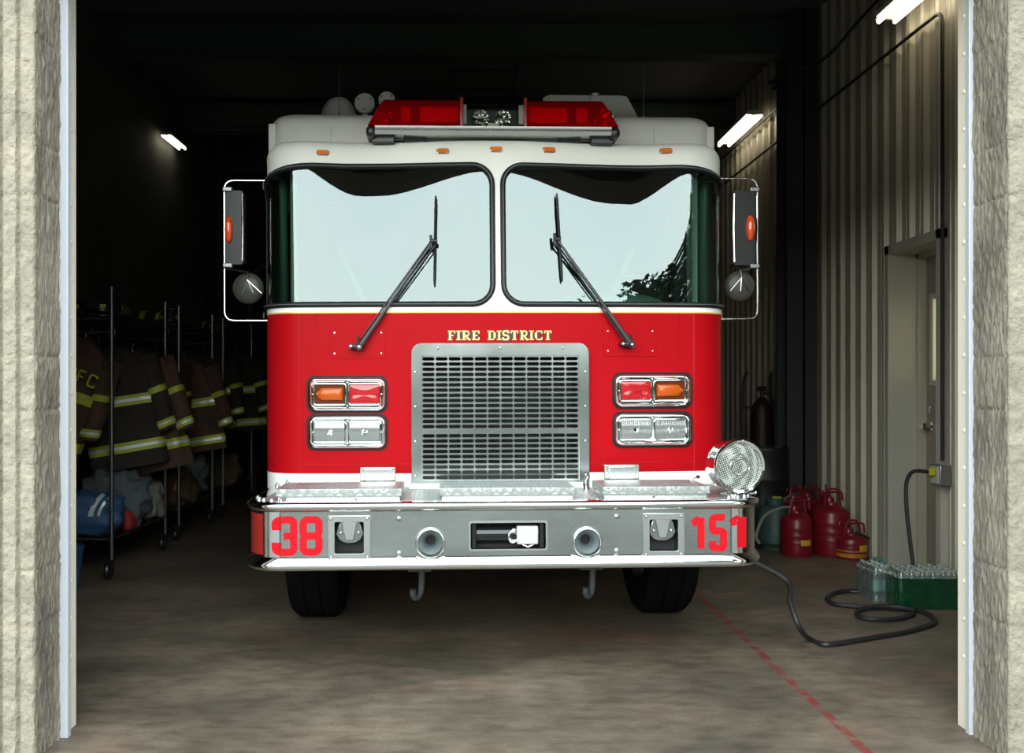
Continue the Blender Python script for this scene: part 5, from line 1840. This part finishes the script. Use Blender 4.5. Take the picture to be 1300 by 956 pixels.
# ------------------------------------------------------------------ LEFT SIDE THINGS
def rack(label, x0, x1, y0, y1, ztop, zshelf, mid=None):
    t = thing('garment_rack', label, 'rack', ((x0 + x1) / 2, (y0 + y1) / 2, 0), (0, 0, 0), 'wheeled steel coat racks')
    w, l = (x1 - x0) / 2, (y1 - y0) / 2
    for sx in (-1, 1):
        for sy in (-1, 1):
            mb = MB(); mb.cyl((sx * w, sy * l, .14), (sx * w, sy * l, ztop), .0155, seg=12); mb.build('post', M['rack_steel'], t)
            mb = MB(); mb.lathe([(.02, -.016), (.058, -.014), (.064, 0), (.058, .014), (.02, .016)], 22, mtx=Matrix.Translation((sx * w - .02, sy * l, .064)) @ Matrix.Rotation(PI / 2, 4, 'Y'))
            mb.box(sx * w - .05, sx * w - .042, sy * l - .02, sy * l + .02, .06, .14); mb.box(sx * w + .002, sx * w + .010, sy * l - .02, sy * l + .02, .06, .14); mb.box(sx * w - .05, sx * w + .018, sy * l - .025, sy * l + .025, .132, .145)
            mb.build('caster', M['blackmetal'], t)
    for z, nm in ((zshelf, 'top_shelf'), (.29, 'bottom_shelf')):
        mb = MB()
        for sy in (-1, 1): mb.cyl((-w, sy * l, z), (w, sy * l, z), .009, seg=8)
        for sx in (-1, 1): mb.cyl((sx * w, -l, z), (sx * w, l, z), .009, seg=8)
        n = int(2 * w / .05)
        for i in range(1, n): mb.cyl((-w + 2 * w * i / n, -l, z + .004), (-w + 2 * w * i / n, l, z + .004), .003, seg=6)
        mb.build(nm, M['rack_steel'], t)
    mb = MB(); mb.cyl((0, -l, zshelf - .10), (0, l, zshelf - .10), .013, seg=10)
    for sy in (-1, 1): mb.cyl((-w, sy * l, zshelf - .10), (w, sy * l, zshelf - .10), .010, seg=8)
    mb.build('hanging_rail', M['rack_steel'], t)
    return t


XR = -2.63
rackA = rack('nearest wheeled steel coat rack, at the left door jamb', -3.20, XR, 6.60, 7.75, 2.13, 1.90)
rackB = rack('middle wheeled steel coat rack on the left side', -3.24, XR - .03, 8.20, 9.25, 2.13, 1.93)
rackC = rack('farthest wheeled steel coat rack, left of the red fire engine cab', -3.24, XR - .03, 9.65, 10.9, 2.13, 1.95)


def coat(label, loc, rot, m, sleeve_w=1.0, text=False, length=.86, seed=0, trim=True):
    t = thing('turnout_coat', label, 'coat', loc, rot, 'turnout coats on the racks')
    def ring_(z, off=0.0):
        u = (-z - .10) / length                     # 0 at the collar, 1 at the hem
        if u < .12: w = .07 + .19 * (max(u, 0) / .12) ** .6; d = .055 + .03 * (u / .12)
        else: w = .26 + .035 * (u - .12); d = .085 + .03 * (u - .12)
        out = []
        for j in range(40):
            a = 2 * PI * j / 40
            f = .012 * math.cos(6 * a + seed + 2.2 * u) * min(1, u * 2) + .010 * noise.noise(Vector((math.cos(a) * 2, math.sin(a) * 2, u * 3 + seed * 5)))
            out.append(Vector(((w + f + off) * sq(math.cos(a), .8), (d + f + off) * sq(math.sin(a), .9), z)))
        return out
    mb = MB(); rows = [ring_(-.10 - length * i / 26) for i in range(27)]
    mb.grid(rows, close_u=True)
    body = mb.build('coat_body', m, t, smooth=70)
    mb = MB(); mb.tube([Vector((.075 * math.cos(a), .055 * math.sin(a), -.10)) for a in [2 * PI * i / 20 for i in range(20)]], .028, 8, closed=True); mb.build('collar', m, t)
    for sx in (-1, 1):
        rows = []
        def sc_(q, off=0.0):
            c = Vector((sx * (.235 + .07 * q ** .8), .0 + .02 * math.sin(q * 3 + seed), -.175 - .60 * q))
            r1, r2 = .088 - .012 * q, .078 - .012 * q
            return [c + Vector(((r1 + off + .006 * math.cos(5 * b + q * 9)) * math.cos(b), (r2 + off) * math.sin(b), .02 * sx * math.cos(b))) for b in [2 * PI * j / 20 for j in range(20)]]
        mb = MB(); mb.grid([[Vector((sx * .20, 0, -.15))] * 20] + [sc_(i / 14) for i in range(15)], close_u=True); sl = mb.build('sleeve', m, t, smooth=70)
        if trim:
            mb = MB(); mb.grid([sc_(q, .004) for q in (.86, .90, .96)], close_u=True); mb.build('cuff_band', M['yellow'], sl, smooth=70)
            mb = MB(); mb.grid([sc_(q, .006) for q in (.895, .925)], close_u=True); mb.build('cuff_stripe', M['silver'], sl, smooth=70)
            mb = MB(); mb.grid([sc_(q, .004) for q in (.42, .50)], close_u=True); mb.build('arm_band', M['yellow'], sl, smooth=70)
    if trim:
        for z0, z1 in ((-.46, -.54), (-.82, -.90)):
            mb = MB(); mb.grid([ring_(z, .005) for z in (z0, (z0 + z1) / 2, z1)], close_u=True); mb.build('body_band', M['yellow'], t, smooth=70)
            mb = MB(); mb.grid([ring_(z, .007) for z in (z0 - .028, z1 + .028)], close_u=True); mb.build('band_stripe', M['silver'] if not text else M['yellow'], t, smooth=70)
    if text:
        mb = MB()
        def fnt(p): return Vector((p.x, p.y, p.z))
        G = {'F': [P2(0, 0, 0, 1), P2(0, 1, .55, 1), P2(0, .52, .42, .52)], 'C': [fillet(P2(.6, .8, .6, 1, 0, 1, 0, 0, .6, 0, .6, .2), .2)], 'D': [fillet(P2(0, 0, 0, 1, .6, 1, .6, 0, 0, 0), .2)]}
        x = -.015
        for ch in 'DFC':
            strokes(mb, G[ch], .15, -.128, -.105, ox=x + .03, oz=-.385, sc=.085)
            x += .085
        mb.build('back_lettering', M['yellow'], t, smooth=0)
    mb = MB()
    mb.tube(bez([(-.19, 0, -.16), (0, 0, -.09), (.19, 0, -.16)]), .008, 8); mb.tube(bez([(0, 0, -.09), (0, 0, -.03), (.02, 0, .0), (.0, 0, .018), (-.02, 0, .0)]), .003, 6)
    mb.build('hanger', M['rack_steel'], t)
    return t


coat('tan turnout coat with yellow bands and back lettering, hung nearest the door jamb', (-2.87, 6.78, 1.84), (0, math.radians(22), .05), M['coat'], text=True, seed=1)
coat('brown turnout coat hanging second on the nearest rack, cuffs ringed yellow and silver', (-2.84, 7.10, 1.78), (0, math.radians(-9), .25), M['coat_dark'], seed=2, length=.92)
coat('brown turnout coat third on the nearest rack, sleeve poking past its post', (-2.78, 7.38, 1.74), (0, math.radians(-13), -.1), M['coat'], seed=3, length=.95)
coat('brown turnout coat at the far end of the nearest rack', (-2.86, 7.62, 1.80), (0, 0, .1), M['coat_dark'], seed=4)
coat('brown turnout coat hung at the front of the middle rack, between its two posts', (-2.93, 8.40, 1.80), (0, math.radians(6), .1), M['coat_dark'], seed=5)
coat('turnout coat second on the middle rack, yellow hem band beside the right post', (-2.78, 8.70, 1.72), (0, math.radians(-9), -.1), M['coat'], seed=6)
coat('turnout coat at the far end of the middle rack', (-2.86, 8.98, 1.83), (0, 0, .2), M['coat_dark'], seed=7)
coat('dark turnout coat first on the farthest rack', (-2.86, 9.82, 1.85), (0, 0, .1), M['coat_dark'], seed=8)
coat('dark turnout coat last on the farthest rack, next to the red fire engine cab', (-2.66, 10.2, 1.85), (0, math.radians(-4), -.2), M['coat_dark'], seed=9)


def helmet(label, loc, rz, m):
    t = thing('fire_helmet', label, 'helmet', loc, (0, 0, rz), 'fire helmets on the rack shelves')
    mb = MB(); rows = []
    for i in range(10):
        a = .5 * PI * i / 9
        rows.append([Vector((.115 * math.cos(a) ** .75 * math.cos(b) * (1 + .03 * abs(math.cos(4 * b))), .14 * math.cos(a) ** .75 * math.sin(b), .05 + .13 * math.sin(a))) for b in [2 * PI * j / 32 for j in range(32)]])
    mb.grid(rows, close_u=True); mb.build('shell', m, t, smooth=50)
    mb = MB(); mb.grid([[Vector((k_ * .117 * math.cos(b), k2 * .14 * math.sin(b) + (.05 * (k_ - 1) * (1 if math.sin(b) > 0 else .3) * 4), z)) for b in [2 * PI * j / 32 for j in range(32)]] for k_, k2, z in ((1, 1, .055), (1.22, 1.22, .045), (1.38, 1.35, .025), (1.38, 1.35, .018), (1.2, 1.2, .036), (.98, .98, .045))], close_u=True); mb.build('brim', m, t, smooth=50)
    for a in (-2.2, -1.57, -.9, .5, 2.6): mb = MB(); mb.box(-.02, .02, -.002, .002, 0, .03, mtx=Matrix.Translation((.118 * math.cos(a), .143 * math.sin(a), .075)) @ Matrix.Rotation(a + PI / 2, 4, 'Z')); mb.build('reflective_tab', M['yellow'], t)
    mb = MB(); mb.plate([(-.035, .07), (.035, .07), (.04, .14), (0, .17), (-.04, .14)], [], -.158, -.150); mb.build('front_shield', M['coat_dark'], t)
    return t


def bundle(label, loc, rz, size, m, bands=(), cat='clothing', name='folded_coat', pw=.6, seed=0, grp=None, bandm=None):
    t = thing(name, label, cat, loc, (0, 0, rz), grp)
    sx, sy, sz = size
    mb = MB(); lump(mb, 0, 0, sz, sx, sy, sz, pw, .07, 13, 52, seed=seed); mb.build('cloth_body', m, t, smooth=70)
    for (c, w, ang) in bands:
        mb = MB(); rows = []
        for q in (-w / 2, w / 2):
            row = []
            for j in range(33):
                a = PI * j / 32
                x = c * sx + q + math.sin(ang) * math.sin(a) * sz
                k_ = max(0.05, 1 - abs(x / sx) ** (2 / pw)) ** (pw / 2)
                row.append(Vector((x, -sq(math.cos(a), pw) * (sy * k_ + .008) if j < 33 else 0, sz + sq(math.sin(a), pw) * (sz * k_ + .008) - (0 if math.sin(a) > .0 else 0))))
            rows.append(row)
        mb.grid(rows); mb.build('band', bandm or M['yellow'], t, smooth=60)
    return t


# on the top shelves
helmet('dark fire helmet with yellow tabs on the nearest rack, next to the left door jamb', (-3.02, 6.75, 1.905), .3, M['helmet_black'])
helmet('dark fire helmet on the nearest rack, beside its right front post', (-2.76, 6.80, 1.905), -.3, M['helmet_black'])
helmet('dark fire helmet on the middle rack, close to its right front post', (-2.78, 8.34, 1.94), .2, M['helmet_black'])
helmet('dark fire helmet on the farthest rack, near the chrome mirror arm', (-2.80, 9.85, 1.96), .5, M['helmet_black'])
bundle('folded tan turnout trousers with a yellow stripe on the nearest rack shelf', (-2.95, 7.12, 1.905), .2, (.22, .16, .08), M['coat'], ((.2, .05, .2),), seed=1)
bundle('folded brown turnout coat with yellow trim on the middle rack shelf', (-3.0, 8.42, 1.94), 0, (.20, .15, .075), M['coat_dark'], ((-.1, .05, .0), (.6, .04, .3)), seed=2)
bundle('folded brown turnout trousers on the farthest rack shelf', (-3.02, 10.2, 1.96), 0, (.2, .15, .08), M['coat_dark'], ((.2, .04, .0),), seed=3)
# on the bottom shelves
gb = 'bags and clothes on the rack bottom shelves'
bundle('blue nylon gear bag with white and orange trim on the nearest rack bottom shelf', (-2.90, 6.74, .297), .15, (.30, .14, .16), M['blue_bag'], ((.30, .035, .5), (.48, .02, .5)), 'bag', 'gear_bag', .7, 4, gb, M['silver'])
bundle('blue grey duffel bag slumped behind the blue gear bag', (-2.80, 7.10, .297), .1, (.24, .15, .23), M['gray_bag'], (), 'bag', 'duffel_bag', .75, 5, gb)
bundle('pale grey work clothes heaped at the far end of the nearest rack bottom shelf', (-2.74, 7.55, .297), .1, (.15, .14, .17), M['gray_boot'], (), 'clothing', 'work_clothes', .8, 6, gb)
bundle('crumpled brown canvas bag on the middle rack bottom shelf', (-2.80, 8.42, .297), .1, (.22, .16, .16), M['tan_bag'], ((.3, .03, .3),), 'bag', 'canvas_bag', .75, 7, gb, M['orange_trim'])
bundle('dark green grey kit bag at the far end of the middle rack bottom shelf', (-2.84, 8.90, .297), .1, (.22, .18, .24), M['gray_bag'], (), 'bag', 'kit_bag', .75, 8, gb)
bundle('brown canvas bundle on the farthest rack bottom shelf', (-2.80, 9.95, .297), .1, (.24, .18, .2), M['tan_bag'], (), 'bag', 'canvas_bundle', .75, 9, gb)
mb = MB(); lump(mb, -2.66, 6.99, .375, .05, .07, .075, .7, .03, 12, 18)
tag(mb.build('red_cloth', M['red_cloth']), 'small red cloth pouch beside the blue gear bag', 'pouch')
mb = MB(); mb.tube([(-3.02, 6.48, .30), (-2.80, 6.52, .62), (-2.72, 6.56, .75)], .010, 8)
# blue gallon jug by the jamb on the floor
jp = F(94, 748)
t = thing('blue_bucket', 'blue bucket on the floor, mostly hidden by the left door jamb', 'bucket', (jp.x - .075, jp.y, 0))
mb = MB(); mb.lathe([(0, .003), (.10, .003), (.13, .28), (.137, .28), (.137, .30), (.127, .30), (.10, .015), (0, .012)], 30); mb.build('bucket_body', M['blue_bag'], t)
mb = MB(); mb.tube([(.137 * math.cos(a), .137 * math.sin(a) * .4 - .08, .28 - .10 * math.sin(a)) for a in [PI * i / 14 for i in range(15)]], .003, 6); mb.build('bucket_handle', M['rack_steel'], t)

# wall fittings on the left: duct, pipe
mb = MB(); mb.cyl((-3.42, 12.2, 0.0), (-3.42, 12.2, CEIL - .02), .06, seg=16)
tag(mb.build('vertical_pipe', M['steel_dark']), 'dull vertical pipe on the left wall behind the racks', 'pipe')
mb = MB(); mb.tube(fillet([(-2.72, 11.2, 0.4), (-2.76, 11.2, 2.75), (-2.40, 11.2, 2.95), (-2.40, 11.2, 4.5)], .12), .045, 12); mb.cyl((-2.72, 11.2, 0), (-2.72, 11.2, .42), .06)
tag(mb.build('exhaust_hose', M['steel_dark']), 'dark bent exhaust hose rising behind the farthest rack', 'hose')

# hanging ladder-like tray over the truck
t = thing('hanging_cable_tray', 'dark ladder-like tray hanging from the ceiling above the light bar', 'cable tray', (.10, 10.2, 4.46))
mb = MB()
for x in (-.32, .32): mb.box(x - .012, x + .012, -1.4, 2.2, 0, .06)
mb.build('side_rail', M['pipe'], t)
for i in range(7): MB().box(-.32, .32, -1.4 + i * .6, -1.37 + i * .6, .01, .03).build('rung', M['pipe'], t)
mb = MB()
for x in (-.32, .32):
    for y in (-1.2, 1.8): mb.cyl((x, y, .05), (x, y, CEIL - 4.46 - .005), .005, seg=6)
mb.build('hanger_rod', M['pipe'], t)

# shelving seen dimly beyond the racks
t = thing('steel_shelving', 'dim steel shelving at the back of the bay, left of the truck', 'shelving', (-2.3, 13.6, 0))
mb = MB()
for x in (-.5, .5):
    for y in (-.2, .2): mb.box(x - .02, x + .02, y - .02, y + .02, 0, 1.9)
mb.build('upright', M['rack_steel'], t)
for z in (.2, .7, 1.2, 1.7):
    mb = MB(); mb.box(-.5, .5, -.2, .2, z, z + .03); mb.build('shelf', M['rack_steel'], t)

# ------------------------------------------------------------------ OUTSIDE, behind the camera: trees that the glass and chrome mirror
def tree(label, loc, h, rad, n, m, seed, low=.35, conic=False):
    rnd = random.Random(seed)
    t = thing('tree', label, 'tree', loc, (0, 0, 0), 'trees outside the station')
    mb = MB(); mb.tube([(0, 0, 0), (.08, .02, h * .4), (0, 0, h * .8)], [.17, .12, .04], 10)
    centers = []
    for i in range(26):
        z = h * (low + (1 - low) * (i + .5) / 26)
        rr = rad * ((1 - (z / h - low) / (1 - low)) * .9 + .12 if conic else math.sin(PI * min(1, max(.08, (z / h - low) / (1 - low) * .9 + .08))))
        a = i * 2.4
        e_ = Vector((rr * math.cos(a), rr * math.sin(a), z))
        mb.tube([(0, 0, z - rr * .35), e_ * .5 + Vector((0, 0, (z - rr * .3) * .5)), e_], [.04, .025, .01], 6)
        centers.append((e_, max(.3, rr * .55))); centers.append((Vector((e_.x * .5, e_.y * .5, z)), max(.3, rr * .5)))
    mb.build('trunk', M['bark'], t)
    mb = MB()
    for i in range(n):
        c, r = rnd.choice(centers)
        d = Vector((rnd.gauss(0, 1), rnd.gauss(0, 1), rnd.gauss(0, .8))).normalized() * r * rnd.random() ** .4
        p = c + d
        s_ = rnd.uniform(.05, .11)
        u = Vector((rnd.gauss(0, 1), rnd.gauss(0, 1), rnd.gauss(0, .6))).normalized(); v = u.orthogonal().normalized()
        mb.add([p - u * s_ * 1.6, p + v * s_ * .6, p + u * s_ * 1.6, p - v * s_ * .6], [(0, 1, 2, 3)])
    f = mb.build('foliage', m, t, smooth=0)
    return t


tree('tall dark tree mirrored at the right edge of the windshield', (6.85, -4.0, 0), 9.9, 1.45, 10000, M['leaf'], 3, .3)
tree('low broad pale green tree mirrored low in the right windshield', (7.9, -11.5, 0), 8.9, 2.8, 14000, M['leaf_pale'], 7, .25)


# added dark treeline out of view, so chrome mirrors a darker horizon
t = thing('added_treeline', 'long dark treeline added out of view for the chrome to mirror', 'added_treeline', (0, -34, 0))
mb = MB(); rows = []
for i in range(9):
    a = PI * i / 8
    rows.append([Vector((x, -2.5 * math.cos(a), max(0, math.sin(a)) ** .7 * (5.6 + 1.2 * noise.noise(Vector((x * .16, 0, 0))) + .5 * noise.noise(Vector((x * .6, a, 1)))))) for x in [-60 + 1.2 * j for j in range(101)]])
mb.grid(rows); mb.build('added_treeline_foliage', M['leaf_pale'], t)
